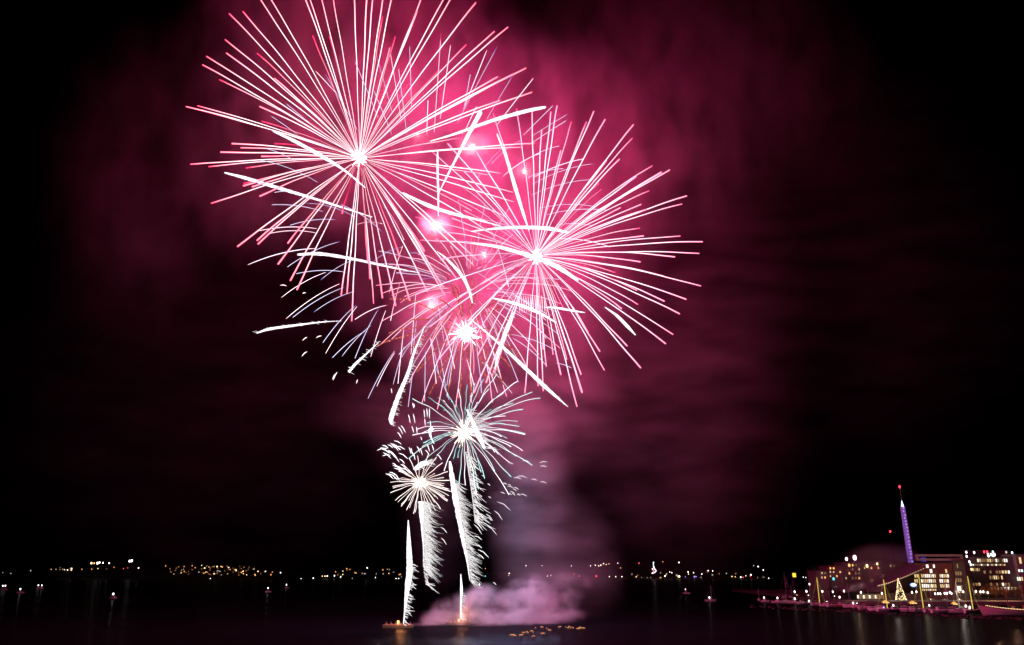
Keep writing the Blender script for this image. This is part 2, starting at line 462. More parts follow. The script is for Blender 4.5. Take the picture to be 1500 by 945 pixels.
G_E = [(x, y) for x, y in [(600,560),(618,590),(640,600),(655,575),(668,600),(690,590),(705,575),(722,590),(742,580),(760,560),(775,545),(790,520),(800,495),(585,520),(570,500),(560,470),(800,460),(560,430),(580,400),(600,370),(640,350),(680,345),(720,345),(760,370),(790,410)]]
burst('firework_burst', 'loose shell of fine pink drooping trails filling the gap below the two crimson shells', 688, 430, YB + 8, G_E, T_pink, .03, .16, .30, Rpx=165, extra=50, exr=(.4, .95), seed=17, t0=.3, wig=.2, mats=[T_pink, T_viol, T_pink])
# palm of ember glitter round the pink flare
D_END = [(571,437),(554,507),(612,545),(630,579),(655,575),(673,583),(738,564),(667,419),(662,423),(700,425),(760,520),(745,490),(600,470),(720,440),(690,575),(715,560),(645,440)]
burst('firework_burst', 'small palm of glittering orange ember trails around the pink flare', 682, 487, YB + 12, D_END, T_gold, .12, .30, .30, Rpx=130, extra=10, exr=(.5, .9), core=1.9, seed=9, wig=.3)
# small bright stars seen in the smoke
for (x, y, r_, lb) in [(640, 330, 2.6, 'bright pink star burning in the smoke between the two crimson shells'), (693, 214, 1.9, 'pink star glowing in smoke high between the two shells'),
        (632, 448, 1.4, 'small pink star glowing up left of the ember palm'), (768, 252, 1.0, 'faint pink star above the right crimson shell centre'), (612, 196, .9, 'faint pink star in smoke right of the largest shell centre'),
        (709, 373, .9, 'small pink star left of the right shell centre')]:
    o = MB().ball((0, 0, 0), r_ * .45, 10, 6).build('firework_star', T_flare, loc=W(x, y, YB + 30))
    tag(o, lb, 'firework star', 'burning stars in the smoke')
    glow_lamp(x, y, 362, .15 * K * r_ / 2, (1, .42, .34), 'star_light')
glow_lamp(682, 487, 362, .30 * K, (1, .22, .28), 'star_light')

E_ENDS = [(604,584),(758,559),(791,583),(779,574),(769,636),(761,625),(740,610),(780,682),(748,699),(746,725),(698,723),(681,711),(673,708),(599,671),
    (604,638),(626,619),(662,588),(684,564),(708,556),(728,548),(748,655),(640,590),(655,575),(672,570),(696,562),(716,570),(738,575),(752,590),(765,600),
    (735,640),(730,665),(725,690),(710,700),(650,690),(640,668),(632,650),(618,634),(650,600),(690,580),(700,590),(720,600),(742,622),(756,668),(690,690),(664,672)]
burst('firework_burst', 'smaller white shell with blue-green tinted trails above the comet columns', 680, 633, YB - 12, E_ENDS, T_cyan, .035, .175, .22, Rpx=112, extra=22, exr=(.3, .8), core=1.7, coremat=mat_emit('flare_peach', (1, .62, .48), 9), seed=11, wig=.15, mats=[T_cyan, T_cyan, T_white])
F_ENDS = [(575,713),(578,701),(580,732),(596,747),(656,733),(639,670),(656,691),(590,680),(600,672),(584,690),(612,668),(628,664),(648,678),(660,704),(660,720),(645,745),(632,752),(620,756),(606,752),(588,742),(650,712),(572,722)]
burst('firework_burst', 'smallest shell, warm white spokes round a peach centre, low on the left', 615, 707, YB - 14, F_ENDS, T_warm, .06, .17, .08, Rpx=50, extra=34, exr=(.5, .95), core=.9, coremat=mat_emit('flare_warm', (1, .7, .55), 9), seed=12, wig=.08)

# crackling fragments
def fragments(label, segs, mat, Y, r=.2):
    c = W(segs[0][0], segs[0][1], Y)
    root = tag(empty('crackling_sparks', c), label, 'firework', 'crackling spark clouds')
    for (x0, y0, x1, y1) in segs[:100]:
        yy = Y + rng.uniform(-8, 8)
        a = W(x0, y0, yy) - c; b = W(x1, y1, yy) - c
        m_ = (a + b) / 2 + Vector((0, 0, .12 * (b - a).length))
        MB().tube([a, a.lerp(m_, .5), m_, m_.lerp(b, .5), b], [r * .3, r, r * 1.1, r, r * .3], 6).build('spark', mat, root)
def rseg(n, x0, x1, y0, y1, ang, L0, L1, sp=.25):
    o = []
    for i in range(n):
        x = rng.uniform(x0, x1); y = rng.uniform(y0, y1); a = ang + rng.uniform(-sp, sp); l = rng.uniform(L0, L1)
        o.append((x, y, x + l * math.cos(a), y + l * math.sin(a)))
    return o
fragments('cloud of short white sparks left of the smallest shell',
    rseg(16, 556, 585, 645, 668, .6, 8, 18) + rseg(12, 560, 590, 672, 694, .7, 8, 18) + [(583,625,590,636),(587,623,594,634),(582,633,588,642),(562,659,582,672),(552,660,568,657),(560,668,572,667)], T_white, YB - 14, .17)
fragments('broken rows of upright sparks over the smallest shell', 
    [(598,607,601,620),(605,606,608,620),(603,624,606,634),(610,625,611,635),(621,600,622,612),(625,598,626,611),(629,598,629,613),(622,613,623,624),(630,616,631,626),(604,590,606,598),(616,640,618,645)] + rseg(10, 596, 640, 650, 672, 1.1, 5, 12), T_white, YB - 12, .17)
fragments('scattered dashes drifting right of the blue-green shell', 
    [(790,678,802,677),(791,683,801,684),(765,675,776,677),(752,700,764,702),(757,698,772,700),(778,702,787,704),(791,706,801,708),(743,712,752,715),(747,720,754,723),(762,724,772,727),(745,678,752,680),(728,735,748,748),(724,748,736,762),(712,753,722,763),(713,770,728,784),(715,758,720,763),(694,768,706,783),(695,785,706,791),(697,798,706,803),(700,805,716,817),(700,812,709,819),(645,772,655,781),(646,788,654,798),(722,853,727,857)] + rseg(14, 700, 760, 690, 740, .5, 4, 9), T_feather, YB - 10, .18)
fragments('few loose orange fragments falling at the left fringe of the display',
    [(443,499,450,494),(463,495,471,492),(442,522,450,515),(443,430,448,429),(487,556,491,548),(488,557,494,545),(522,562,524,556),(410,418,420,419),(573,569,574,576),(606,591,607,597)], T_warm, YB, .22)
# fine trails under the right shell
def ribs(n, x0, x1, y, l):
    return [(x, y, x + 1.5, y + l) for x in [x0 + (x1 - x0) * i / n for i in range(n)]]
fragments('fine ladder of pale sparks under the right crimson shell', ribs(12, 760, 800, 432, 26), T_pink, YB - 8, .12)

# comets
def comet(label, pts, widths, mat=T_white, feather=0, fdir=(1.0, .45), flen=9, fw=.13, Y=YB - 20, fstart=0.0, fend=1.0, group='white comets', seed=1, sides=10, rough=.12, both=False):
    """pts in photo pixels, widths in photo pixels (full width)"""
    rg = random.Random(seed)
    c = W(pts[0][0], pts[0][1], Y)
    root = tag(empty('comet', c), label, 'comet', group)
    # Catmull-Rom
    P = [Vector((p[0], p[1])) for p in pts]; Q = [P[0] * 2 - P[1]] + P + [P[-1] * 2 - P[-2]]
    out = []; wd = []
    for i in range(len(P) - 1):
        n = max(6, int((P[i + 1] - P[i]).length / 3))
        for j in range(n + (i == len(P) - 2)):
            t = j / n; p0, p1, p2, p3 = Q[i:i + 4]
            out.append(.5 * (2 * p1 + (p2 - p0) * t + (2 * p0 - 5 * p1 + 4 * p2 - p3) * t * t + (3 * p1 - p0 - 3 * p2 + p3) * t ** 3))
            wd.append((widths[i] + (widths[i + 1] - widths[i]) * t) * (1 + rg.uniform(-rough, rough)))
    k = mpp(*pts[0], Y)
    pp = [W(o.x, o.y, Y) - c for o in out]
    if max(widths) > 0:
        MB().tube(pp, [max(.06, w_ * k / 2 * .82) for w_ in wd], sides).build('comet_trail', mat, root)
    if feather:
        mb = MB(); n = len(out)
        for q in range(feather):
            t = rg.uniform(fstart, fend); i = min(n - 1, int(t * n))
            sgn = rg.choice((-1, 1)) if both else 1
            l = flen * rg.choice((.2, .35, .5, .8, 1, 1.3, 1.7)) * rg.uniform(.7, 1.2) * k; an_ = rg.gauss(0, .22)
            a = pp[i] + Vector((rg.uniform(-.3, .5) * wd[i] * k, rg.uniform(-.5, .5) * wd[i] * k, 0))
            d = Vector((fdir[0] * sgn + an_ * fdir[1], rg.uniform(-.2, .2), -fdir[1] * sgn if both else -fdir[1] * rg.uniform(.6, 1.4) + an_)).normalized() * l
            m1 = a + d * .4 + Vector((0, 0, l * .06)); b = a + d
            mb.tube([a, m1, a + d * .75, b], [fw * .9, fw * 1.1, fw * .8, fw * .25], 5)
        mb.build('spark_fringe', T_feather, root)
    return root
comet('slim spindle-shaped white column rising from the left barge flame', [(591,914),(593,895),(597,860),(600,835),(599,800),(598,762)], [1.6,2.5,10,12,9,1.5], feather=110, fdir=(1,.45), flen=7, fstart=.0, fend=.6, seed=21, rough=.08)
comet('ragged feathered white column rising under the smallest shell', [(620,830),(620,800),(618,770),(617,735)], [.5,1.5,4,11], feather=640, fdir=(1,.75), flen=17, fw=.075, fstart=-.1, fend=1, seed=22, rough=.25)
comet('faint feather of loose sparks trailing below the ragged column', [(624,858),(622,845),(620,828)], [0,0,0], feather=26, fdir=(1,.8), flen=12, fw=.15, seed=23)
comet('thickest curved white column leaning right between the two small shells', [(688,850),(684,820),(677,785),(669,740),(663,705),(659,676)], [.6,3,7,10,10,4], feather=460, fdir=(1,.7), flen=14, fw=.08, fstart=0, fend=.85, seed=24, rough=.2)
comet('short slim white column above the right barge flame', [(675,906),(675,885),(676,865),(675,841)], [1.5,2.5,5,1.5], feather=40, fdir=(1,.45), flen=5, fw=.12, fend=.6, seed=25)
comet('sparse feathered trail hanging from the blue-green shell', [(696,765),(693,735),(688,700),(682,662)], [1.5,1.5,2,2], feather=120, fdir=(1,.65), flen=17, fw=.15, seed=26, mat=T_feather)
comet('club-ended white comet falling towards the smallest shell', [(573,622),(573,612),(583,582),(597,548),(606,518),(622,478)], [1.5,9,8,6,4,.8], feather=120, fdir=(1,.35), flen=5, seed=27, fw=.12)
comet('long white comet crossing down right beneath the crimson shells', [(832,596),(800,568),(765,535),(725,498),(690,468)], [1,7,7,4,1.2], feather=50, flen=4, both=True, seed=28)
comet('white comet flying level at the far left of the display', [(376,488),(395,482),(430,477),(470,472),(500,470)], [2,5,4,1.8,.5], feather=50, flen=4, both=True, seed=29, fw=.1)
comet('short stubby white comet below the left fringe', [(511,545),(520,534),(535,520),(556,500)], [5,5,3,.6], feather=40, flen=5, both=True, seed=30, fw=.1)
comet('long white comet sloping down right from left of the largest shell', [(329,253),(360,261),(410,276),(470,294),(545,318)], [3,6,6,4,1.5], feather=60, flen=3, both=True, seed=31, fw=.1)
comet('white comet arching under the largest shell', [(436,373),(470,372),(520,380),(575,392),(615,400)], [4,6,5,3,.6], feather=50, flen=3, both=True, seed=32, fw=.1)
comet('bright comet cutting through the left spokes of the largest shell', [(400,192),(430,206),(470,228),(505,250),(535,275)], [3,6,7,4,2], seed=33)
comet('white comet pointing right across the gap above the two shells', [(799,157),(770,163),(720,177),(670,195),(630,207)], [4,7,6,4,1.5], feather=40, flen=3, both=True, seed=34, fw=.1)
comet('steep white comet below the right-pointing one', [(704,164),(690,190),(672,225),(655,258),(642,284)], [8,7,5,3,1.2], seed=35)
comet('steep white comet falling into the upper left of the right shell', [(728,196),(742,232),(754,272),(765,308),(775,338)], [2,5,7,5,1.5], seed=36)
comet('upright thin comet between the two crimson shells', [(641,221),(641,250),(642,285),(642,317)], [2.5,4,3.5,1.5], seed=37)
comet('slanting comet joining the largest shell to the right shell', [(590,283),(625,300),(660,312),(700,322),(735,332)], [4,7,6,4,1], seed=38)
comet('flat arched comet just above the right shell centre', [(833,341),(805,335),(765,333),(725,335),(690,339)], [3,7,6,4,1.5], seed=39)
comet('thickest comet over the right shell centre running down right', [(847,411),(828,398),(800,383),(770,373),(735,363),(690,355)], [3,8,9,8,6,2], feather=60, flen=3, both=True, seed=40, fw=.1)
comet('short comet leaving the right shell at its lower right edge', [(931,491),(918,477),(903,462),(886,450)], [2,6,5,1.5], seed=41)
comet('tapering comet above the pink flare', [(692,444),(686,422),(675,402),(655,380),(640,368)], [2,6,6,4,1], feather=40, flen=3, both=True, seed=42, fw=.1)
comet('shallow comet crossing the lower spokes of the right shell', [(815,473),(795,461),(770,450),(745,442),(722,437)], [2,5,6,5,2], seed=43)
comet('short level comet low in the right shell', [(857,458),(838,455),(815,451),(798,450)], [1.2,4,4,1.5], seed=44)
comet('downward white comet between the pink flare and the right shell', [(725,540),(731,515),(739,490),(746,470),(752,458)], [2,6,7,4,1.5], feather=40, flen=4, both=True, seed=45, fw=.1)
comet('club-headed stub comet at left of the blue-green shell', [(634,627),(630,631),(631,640),(636,650)], [7,7,3,1], seed=46)
comet('thick slanting comet across the blue-green shell centre', [(684,600),(694,622),(702,640),(710,657)], [3,8,9,4], feather=60, fdir=(1,.2), flen=14, seed=47, fw=.12)
comet('bright tuft of white sparks topping the smallest shell', [(607,688),(618,680),(628,678)], [7,10,7], feather=40, fdir=(.8,-.2), flen=9, seed=48, fw=.15)

# ------------------------------------------------------------------ materials for the harbour
M_white = mat_plain('white_gelcoat', (.75, .75, .74), .35, noise=.04)
M_bluehull = mat_plain('navy_gelcoat', (.05, .08, .16), .35)
M_redhull = mat_plain('red_hull_paint', (.45, .06, .05), .4)
M_wood = mat_plain('varnished_wood', (.28, .14, .06), .5, scale=6)
M_alu = mat_plain('bare_aluminium', (.6, .6, .62), .4, .6)
M_dark = mat_plain('dark_metal', (.04, .04, .045), .6)
M_glassd = mat_plain('dark_glass', (.02, .02, .03), .12, spec=.8)
M_conc = mat_plain('concrete', (.2, .19, .18), .85, scale=.5)
M_clad = mat_plain('grey_cladding', (.20, .18, .17), .7, scale=.3)
M_brickr = mat_plain('brown_brick', (.22, .10, .08), .8, scale=.4)
M_wallw = mat_plain('white_render', (.42, .40, .39), .8, scale=.3)
M_roofd = mat_plain('dark_roofing', (.07, .065, .065), .8)
M_deckw = mat_plain('weathered_timber', (.12, .09, .07), .8, scale=2)
M_rock = mat_plain('wet_rock', (.06, .055, .05), .7, scale=.6, noise=.5)
M_roofglass = mat_plain('glass_sail_roof', (.24, .24, .26), .3, scale=.15, noise=.3)
M_bark = mat_plain('bark', (.10, .07, .05), .9)
M_leafw = mat_plain('russet_leaves', (.16, .07, .035), .8, scale=.8, noise=.5)
M_sail = mat_plain('furled_canvas', (.5, .48, .42), .8)
def EM(c, s): return mat_emit('glow_light', c, s)
L_white = EM((1, .96, .92), 4); L_warm = EM((1, .66, .28), 3); L_orange = EM((1, .42, .12), 2.2); L_orangedim = EM((1, .40, .14), .55)
L_dimw = EM((1, .85, .75), .9); L_teal = EM((.10, .75, .75), 2.5); L_red = EM((1, .03, .06), 5); L_blue = EM((.25, .22, 1), 2.5)
L_viol = EM((.5, .3, 1), 3); L_yel = EM((1, .78, .25), 3.5); L_cyanw = EM((.65, 1, .98), 3.5); L_pinkw = EM((1, .6, .66), 3.2)
W_warm = EM((1, .70, .33), .95); W_cool = EM((1, .93, .80), 1.6); W_dim = EM((1, .55, .25), .30); W_bright = EM((1, .95, .85), 2.2)
GLOW_v = EM((.36, .17, .9), .60); GLOW_p = EM((.62, .32, 1), 1.3); GLOW_b = EM((.55, .75, 1), 2.5)  # coloured light on the tower, put into glowing materials

# ------------------------------------------------------------------ low smoke drifting off the barges
def lb(px, py, Y, rx, ry, rY, a): return blob(px, py, Y, rx, ry, rY, a)
LOW = [lb(655, 908, 360, 45, 16, 14, .9), lb(700, 885, 362, 45, 32, 18, 1.0), lb(712, 874, 365, 18, 14, 10, .9), lb(770, 880, 368, 55, 36, 20, 1.1), lb(730, 907, 358, 120, 20, 20, 1.0),
       lb(650, 893, 362, 22, 24, 10, .7), lb(815, 878, 375, 42, 26, 18, .4), lb(790, 902, 365, 75, 22, 18, .7), lb(835, 852, 380, 36, 20, 15, .22), lb(782, 862, 372, 24, 16, 12, .5), lb(625, 915, 350, 40, 8, 8, .6)]
make_smoke('low_smoke', 'pale pink powder smoke rolling along the water beside the barges',
    (-52, 335, .4), (52, 400, 52), (104, 50, 60), LOW, .15, (.7, 1, 1.1), (.42, .60, .0), .13, step=2.2, seed=2, detail=6, dist=1.6)
make_smoke('drifting_smoke', 'faint smoke bank hanging over the museum roof',
    (225, 560, 6), (400, 700, 75), (60, 30, 36), [blob(1285, 815, 630, 62, 26, 28, 1), blob(1260, 845, 620, 110, 28, 28, .55)], .03, (.6, 1, 1.6), (.25, .7, .25), .05, step=6, seed=4)

# ------------------------------------------------------------------ firing barges
def barge(px, py, label, L_, flame_w):
    c = on_water(px, py); c.y = max(c.y, 320)
    root = tag(empty('firework_barge', (c.x, c.y, 0)), label, 'barge')
    MB().box((0, 0, .35), (L_, 4.5, .9)).box((0, 0, .86), (L_ + .3, 4.8, .12)).build('pontoon', M_deckw, root)
    n = 0
    for i in range(6):
        x = -L_ * .4 + i * L_ * .16
        MB().box((x, 0, 1.15), (.9, 1.8, .45)).build('mortar_rack', M_wood, root)
        for j in (-.5, 0, .5):
            MB().tube([(x, j, 1.38), (x + .05 * (i - 2), j, 2.1)], .13, 8).build('mortar_tube', M_dark, root)
    f = MB(); rg = random.Random(int(px))
    for i in range(9):
        a = rg.uniform(-.9, .9); l = rg.uniform(.6, 1.4) * flame_w; x = rg.uniform(-.6, .6) * flame_w * .4
        f.tube([(x, 0, 1.3), (x + l * .3 * a, 0, 1.3 + l * .5), (x + l * .7 * a, 0, 1.3 + l)], [.22 * flame_w, .16 * flame_w, .02], 7)
    f.build('flame', T_flame, root)
    l = bpy.data.lights.new('flame_light', 'POINT'); l.energy = 3500 * flame_w; l.color = (1, .36, .12); l.shadow_soft_size = 0
    o = bpy.data.objects.new('flame_light', l); o.location = (c.x + 1.5, c.y - 4, 4.5); col.objects.link(o)
barge(583, 919, 'firing barge with orange flames on the dark water at the display left foot', 12, 1.0)
barge(672, 915, 'firing barge half hidden in pink smoke under the short white column', 10, .7)

# floating torches
FL = [(860,815),(874,818),(915,815),(950,795),(957,800),(990,797),(1005,770),(1045,765),(1050,805),(1085,780),(1095,785),(1150,765),(1160,763),(1195,765),(1210,770),(1215,762),(1225,772),(1240,770),(1275,775),(1285,768),(1305,772),(980,790),(992,822),(930,800),(908,817),(1075,772),(1228,764)]
fr = random.Random(2)
L_torch = EM((1, .42, .14), 1.3)
for (a, b) in FL:
    c = on_water(550 + a / 4.286, 740 + b / 4.286, .5)
    root = tag(empty('floating_torch', (c.x, c.y, 0), fr.uniform(0, 3)), 'small golden torch floating among others on the water right of the barges', 'torch', 'golden torches floating on the water')
    MB().tube([(0, 0, -.05), (0, 0, .12), (0, 0, .3)], [.42, .5, .3], 10).build('float', M_dark, root)
    t = fr.uniform(.5, 1.1)
    MB().tube([(-t, 0, .42), (-t * .4, 0, .62), (t * .5, 0, .55), (t * 1.1, 0, .45)], [.04, .10, .09, .03], 6).build('flame', L_torch, root)

# ------------------------------------------------------------------ far shore lights
fs_ = random.Random(31)
def far_lamp(px, py, m, r, label, cat='street lamp', name='street_lamp', group=None, Y=None, sz=1.25):
    Y = Y or 2140
    c = W(px, py, Y)
    g = max(0, hill_z(c.x, Y)) - 1
    mb = MB(); mb.tube([(0, 0, g - c.z), (0, 0, -r)], .25, 5, 0); mb.ball((0, 0, 0), r, 7, 5, 1, (1, 1, sz))
    o = mb.build(name, [M_dark, m], loc=c)
    tag(o, label, cat, group)
FAR = [ # x, y, kind, radius m
 (4,839,'d',1.2),(16,840,'d',1.5),(45,836,'d',1.8),(99,835,'w',1.6),(105,833,'w',1.9),(92,834,'d',1.4),(82,834,'d',1.4),(75,834,'o',1.3),(134,825,'y',3.2),(138,825,'o',2.5),(143,825,'W',3.6),(146,824,'W',2.4),(151,824.4,'w',2.2),(160,825,'w',2.2),
 (190,822,'W',3.4),(193,821.5,'W',3.6),(203,832,'w',2.0),(181,833,'r',1.3),(187,832,'r',1.2),(120,834,'o',1.4),(167,831,'o',1.3),(308,848,'W',2.3),(299,855,'W',2.0),(318,830,'y',2.2),(346,836,'y',1.8),(356,837,'y',1.8),(378,837,'y',1.9),(389,837,'y',1.8),
 (399,838,'o',1.5),(411,839,'w',1.8),(374,843,'o',1.4),(441,848,'w',1.9),(459,847,'w',2.0),(472,844,'y',1.6),(476,844,'y',2.0),(479.4,844,'W',2.2),(490,843.4,'W',2.2),(499,845,'w',1.9),(516,848,'p',2.0),(524,850,'t',1.7),(538,832,'w',2.0),(550,846,'w',1.4),
 (508,833,'o',1.7),(580,847.6,'w',1.6),(584,847.6,'w',1.6),(588,845,'d',1.3),(644.5,844,'t',1.4),(711,844,'t',1.7),(711,833,'o',1.3),(746,840,'w',1.9),(745,843,'o',1.6),(770.5,828.7,'w',1.6),(794,828.7,'w',1.2),(802,844,'W',1.9),(807,843,'w',1.3),
 (840.5,841,'r',2.0),(848.6,844,'r',2.3),(873.6,844,'R',2.6),(837,829,'w',1.3),(865,829,'w',1.3),(872,828,'w',1.4),(877,829,'y',1.8),(880,828,'w',1.7),(884,825.6,'w',1.6),(888,827,'y',1.5),(892,826,'y',1.2),(905,825,'w',1.5),(909,832,'o',1.7),(936,825,'r',2.0),
 (971,823,'o',1.3),(994.6,824,'W',2.0),(981,838,'w',1.4),(984,839,'w',1.7),(974,844,'w',2.1),(975,843,'y',1.6),(995,844.4,'Y',2.6),(993,844.8,'y',1.5),(1004,845,'b',1.4),(1008,838,'w',1.9),(1008.6,841,'y',1.7),(1016,839,'w',1.7),(1017,845,'v',2.0),(1019.5,844.6,'v',1.6),(1028,841,'w',1.7),
 (1037.4,836,'w',1.7),(1044,836.5,'w',1.7),(1064,840,'d',1.7),(1077,845,'y',1.4),(1085,845.6,'w',1.9),(1088.5,845.6,'r',1.8),(1100,842,'W',2.3),(1099,844.5,'R',1.3),(1107,845.5,'y',1.4),(1110.6,830,'w',1.9),(1104,828.6,'d',1.4),(1118,835,'w',1.6),(1117,845.6,'y',1.8),(1126,847.5,'w',1.6),
 (892.6,844.8,'w',1.5),(902,844.8,'w',1.6),(911,844.8,'w',1.6),(926,841,'d',1.2),(953,846,'d',1.2),(948,846,'d',1.2),(940,846,'d',1.1)]
KM = {'d': L_dimw, 'w': EM((1, .94, .85), 4), 'W': L_white, 'y': EM((1, .72, .32), 3), 'Y': EM((1, 1, .45), 8), 'o': L_orange, 'r': EM((1, .10, .12), 2), 'R': L_red, 'p': L_pinkw, 't': L_teal, 'b': L_blue, 'v': L_viol}
KL = {'d': 'faint pale lamp on the far shore', 'w': 'small white lamp on the far dark shore', 'W': 'bright white floodlight on the far shore', 'y': 'yellowish lamp on the far dark shore',
      'Y': 'bright lemon yellow lamp at the far waterline', 'o': 'small orange lamp on the far dark shore', 'r': 'small red light on the far dark shore', 'R': 'bright red light at the far waterline',
      'p': 'pinkish white lamp at the far waterline left of the barges', 't': 'teal light at the far waterline', 'b': 'small blue light on the far waterline', 'v': 'small violet light at the far waterline'}
for (x, y, k, r) in FAR:
    Yl = 2140 if y > 836 else (2260 if y > 829 else 2420)
    far_lamp(x, y, KM[k], r * .62 * Yl / 2140, KL[k], group=KL[k] + 's')
# houses of the suburb: small lit windows in the dark
for i in range(150):
    if i < 100: x = fs_.triangular(232, 405, 300) ; y = 828 + fs_.random() * 13 + (x - 235) * .012
    elif i < 120: x = fs_.uniform(470, 600); y = fs_.uniform(833, 842)
    elif i < 135: x = fs_.uniform(70, 170); y = fs_.uniform(831, 836)
    else: x = fs_.uniform(925, 1130); y = fs_.uniform(838, 847)
    Yl = 2120 + (845 - y) * 14
    c = W(x, y, Yl)
    s = fs_.uniform(5, 8)
    mb = MB(); mb.box((0, 0, 0), (s, s * .8, 5.5)); z = 2.75
    mb.add([(-s / 2 - .4, -s * .4 - .4, z), (s / 2 + .4, -s * .4 - .4, z), (s / 2 + .4, s * .4 + .4, z), (-s / 2 - .4, s * .4 + .4, z), (-s / 2 - .4, 0, z + 2.2), (s / 2 + .4, 0, z + 2.2)],
           [(0, 1, 5, 4), (2, 3, 4, 5), (0, 4, 3), (1, 2, 5), (3, 2, 1, 0)], 1)
    for q in range(fs_.choice((1, 1, 2))):
        wx = fs_.uniform(-s * .3, s * .3)
        mb.box((wx, -s * .4 - .03, fs_.uniform(-1, 1.2)), (fs_.uniform(1.2, 2.2), .05, fs_.uniform(1.4, 2.4)), mi=2)
    o = mb.build('house', [M_clad, M_roofd, fs_.choice([L_orange, L_orange, L_orangedim, L_orangedim, KM['y'], L_dimw])], loc=c)
    tag(o, 'dark house with lit windows in the suburb across the water', 'house', 'far houses with lit windows')
# floodlit tree on the far shore
c = W(958, 840, 2140)
root = tag(empty('lit_tree', c), 'cyan-white floodlit tree glittering on the far shore', 'tree')
k = 2140 / PX_F / ray(958, 840).y
MB().tube([(0, 0, -8), (0, 0, 6)], [.6, .3], 6).build('trunk', M_bark, root)
mb = MB(); mb2 = MB(); q_ = random.Random(8)
for i in range(34):
    zz = q_.uniform(0, 16) * k; rr = (17 - zz / k) / 17 * 4.2 * k
    (mb if zz < 9 * k else mb2).ball((q_.uniform(-rr, rr), q_.uniform(-3, 3), zz), q_.uniform(.5, 1.5), 6, 4)
mb.build('fairy_lights', L_pinkw, root); mb2.build('fairy_lights', L_cyanw, root)

# ------------------------------------------------------------------ boats
def hull_mb(L_, B, H, sheer=.35, n=14, draft=.25, mi=0):
    """closed hull, bow towards +x"""
    vs = []; fs = []; m = 7
    for i in range(n + 1):
        t = i / n; x = -L_ / 2 + L_ * t
        wd = B / 2 * (1 - max(0, (t - .45) / .55) ** 2.2) * (.82 + .18 * min(1, t / .3))
        top = H * (1 + sheer * (2 * t - .8) ** 2)
        for j in range(m):
            a = -1 + 2 * j / (m - 1)
            s_ = abs(a)
            zz = -draft + (top + draft) * s_ ** 1.5
            xx = x + (L_ * .05) * (s_ ** 1.5) * (t ** 3)
            vs.append((xx, math.copysign(wd * min(1, s_ ** .55), a) if s_ else 0, zz))
    for i in range(n):
        for j in range(m - 1):
            a = i * m + j
            fs.append((a, a + m, a + m + 1, a + 1))
        fs.append((i * m, i * m + m - 1, (i + 1) * m + m - 1, (i + 1) * m))
    fs.append(tuple(range(m)))
    return MB().add(vs, fs, mi, False)
def boat(px, py, kind, L_, yaw, label, mast=12, hull=None, lit=None, lamp=None, cat=None, group=None, name=None, Y=None):
    c = on_water(px, py)
    B = L_ * .3; H = .09 * L_ + .35
    root = tag(empty(name or ('sailing_boat' if kind == 's' else 'motor_boat'), (c.x, c.y, 0), yaw), label, cat or ('sailboat' if kind == 's' else 'motorboat'), group)
    hull_mb(L_, B, H).build('hull', hull or M_white, root)
    MB().box((0, B * .46, H + .45), (L_ * .5, .03, .03)).box((0, -B * .46, H + .45), (L_ * .5, .03, .03)).build('rail', M_alu, root)
    if kind == 's':
        cb = MB(); x0, x1 = -L_ * .18, L_ * .22
        cb.add([(x0, -B * .26, H * .9), (x1, -B * .2, H * .9), (x1, B * .2, H * .9), (x0, B * .26, H * .9), (x0 + .2, -B * .2, H + .6), (x1 - .7, -B * .14, H + .5), (x1 - .7, B * .14, H + .5), (x0 + .2, B * .2, H + .6)],
               [(0, 1, 5, 4), (1, 2, 6, 5), (2, 3, 7, 6), (3, 0, 4, 7), (4, 5, 6, 7)])
        cb.build('cabin', M_white, root)
        mx = L_ * .1
        ms = MB().tube([(mx, 0, H), (mx, 0, mast)], [.26, .2] if lit else [.14, .09], 7)
        ms.build('mast', lit or M_alu, root)
        MB().tube([(mx, 0, H + 1.4), (-L_ * .34, 0, H + 1.2)], .07, 6).build('boom', M_alu, root)
        MB().tube([(mx - .3, 0, H + 1.62), (-L_ * .1, 0, H + 1.68), (-L_ * .32, 0, H + 1.45)], [.18, .26, .12], 7).build('furled_sail', M_sail, root)
        MB().tube([(L_ * .5, 0, H * 1.2), (mx, 0, mast * .96)], .035, 4).build('stay', lit or M_alu, root)
        MB().tube([(-L_ * .49, 0, H), (mx, 0, mast * .98)], .03, 4).build('stay', lit or M_alu, root)
        MB().box((mx, 0, mast * .6), (.06, B * .5, .06)).build('spreader', M_alu, root)
    else:
        cb = MB(); x0, x1 = -L_ * .22, L_ * .2
        cb.add([(x0, -B * .36, H * .9), (x1, -B * .3, H * .9), (x1, B * .3, H * .9), (x0, B * .36, H * .9), (x0, -B * .3, H + 1.7), (x1 - 1.0, -B * .26, H + 1.6), (x1 - 1.0, B * .26, H + 1.6), (x0, B * .3, H + 1.7)],
               [(0, 1, 5, 4), (1, 2, 6, 5), (2, 3, 7, 6), (3, 0, 4, 7), (4, 5, 6, 7)])
        cb.build('cabin', M_white, root)
        MB().box(((x0 + x1) / 2 - .4, 0, H + 1.15), ((x1 - x0) * .75, B * .655, .5)).build('cabin_window', M_glassd, root)
        MB().tube([(x0 + .5, 0, H + 1.6), (x0 + .3, 0, H + 3.2)], .04, 5).build('antenna', M_alu, root)
    if lamp:
        m, z, r = lamp
        MB().tube([(-L_ * .1, 0, H), (-L_ * .1, 0, z)], .05, 5).build('lamp_pole', M_alu, root)
        MB().ball((-L_ * .1, 0, z + r), r, 8, 6, sc=(1, 1, 1.6)).build('lamp', m, root)
    return root
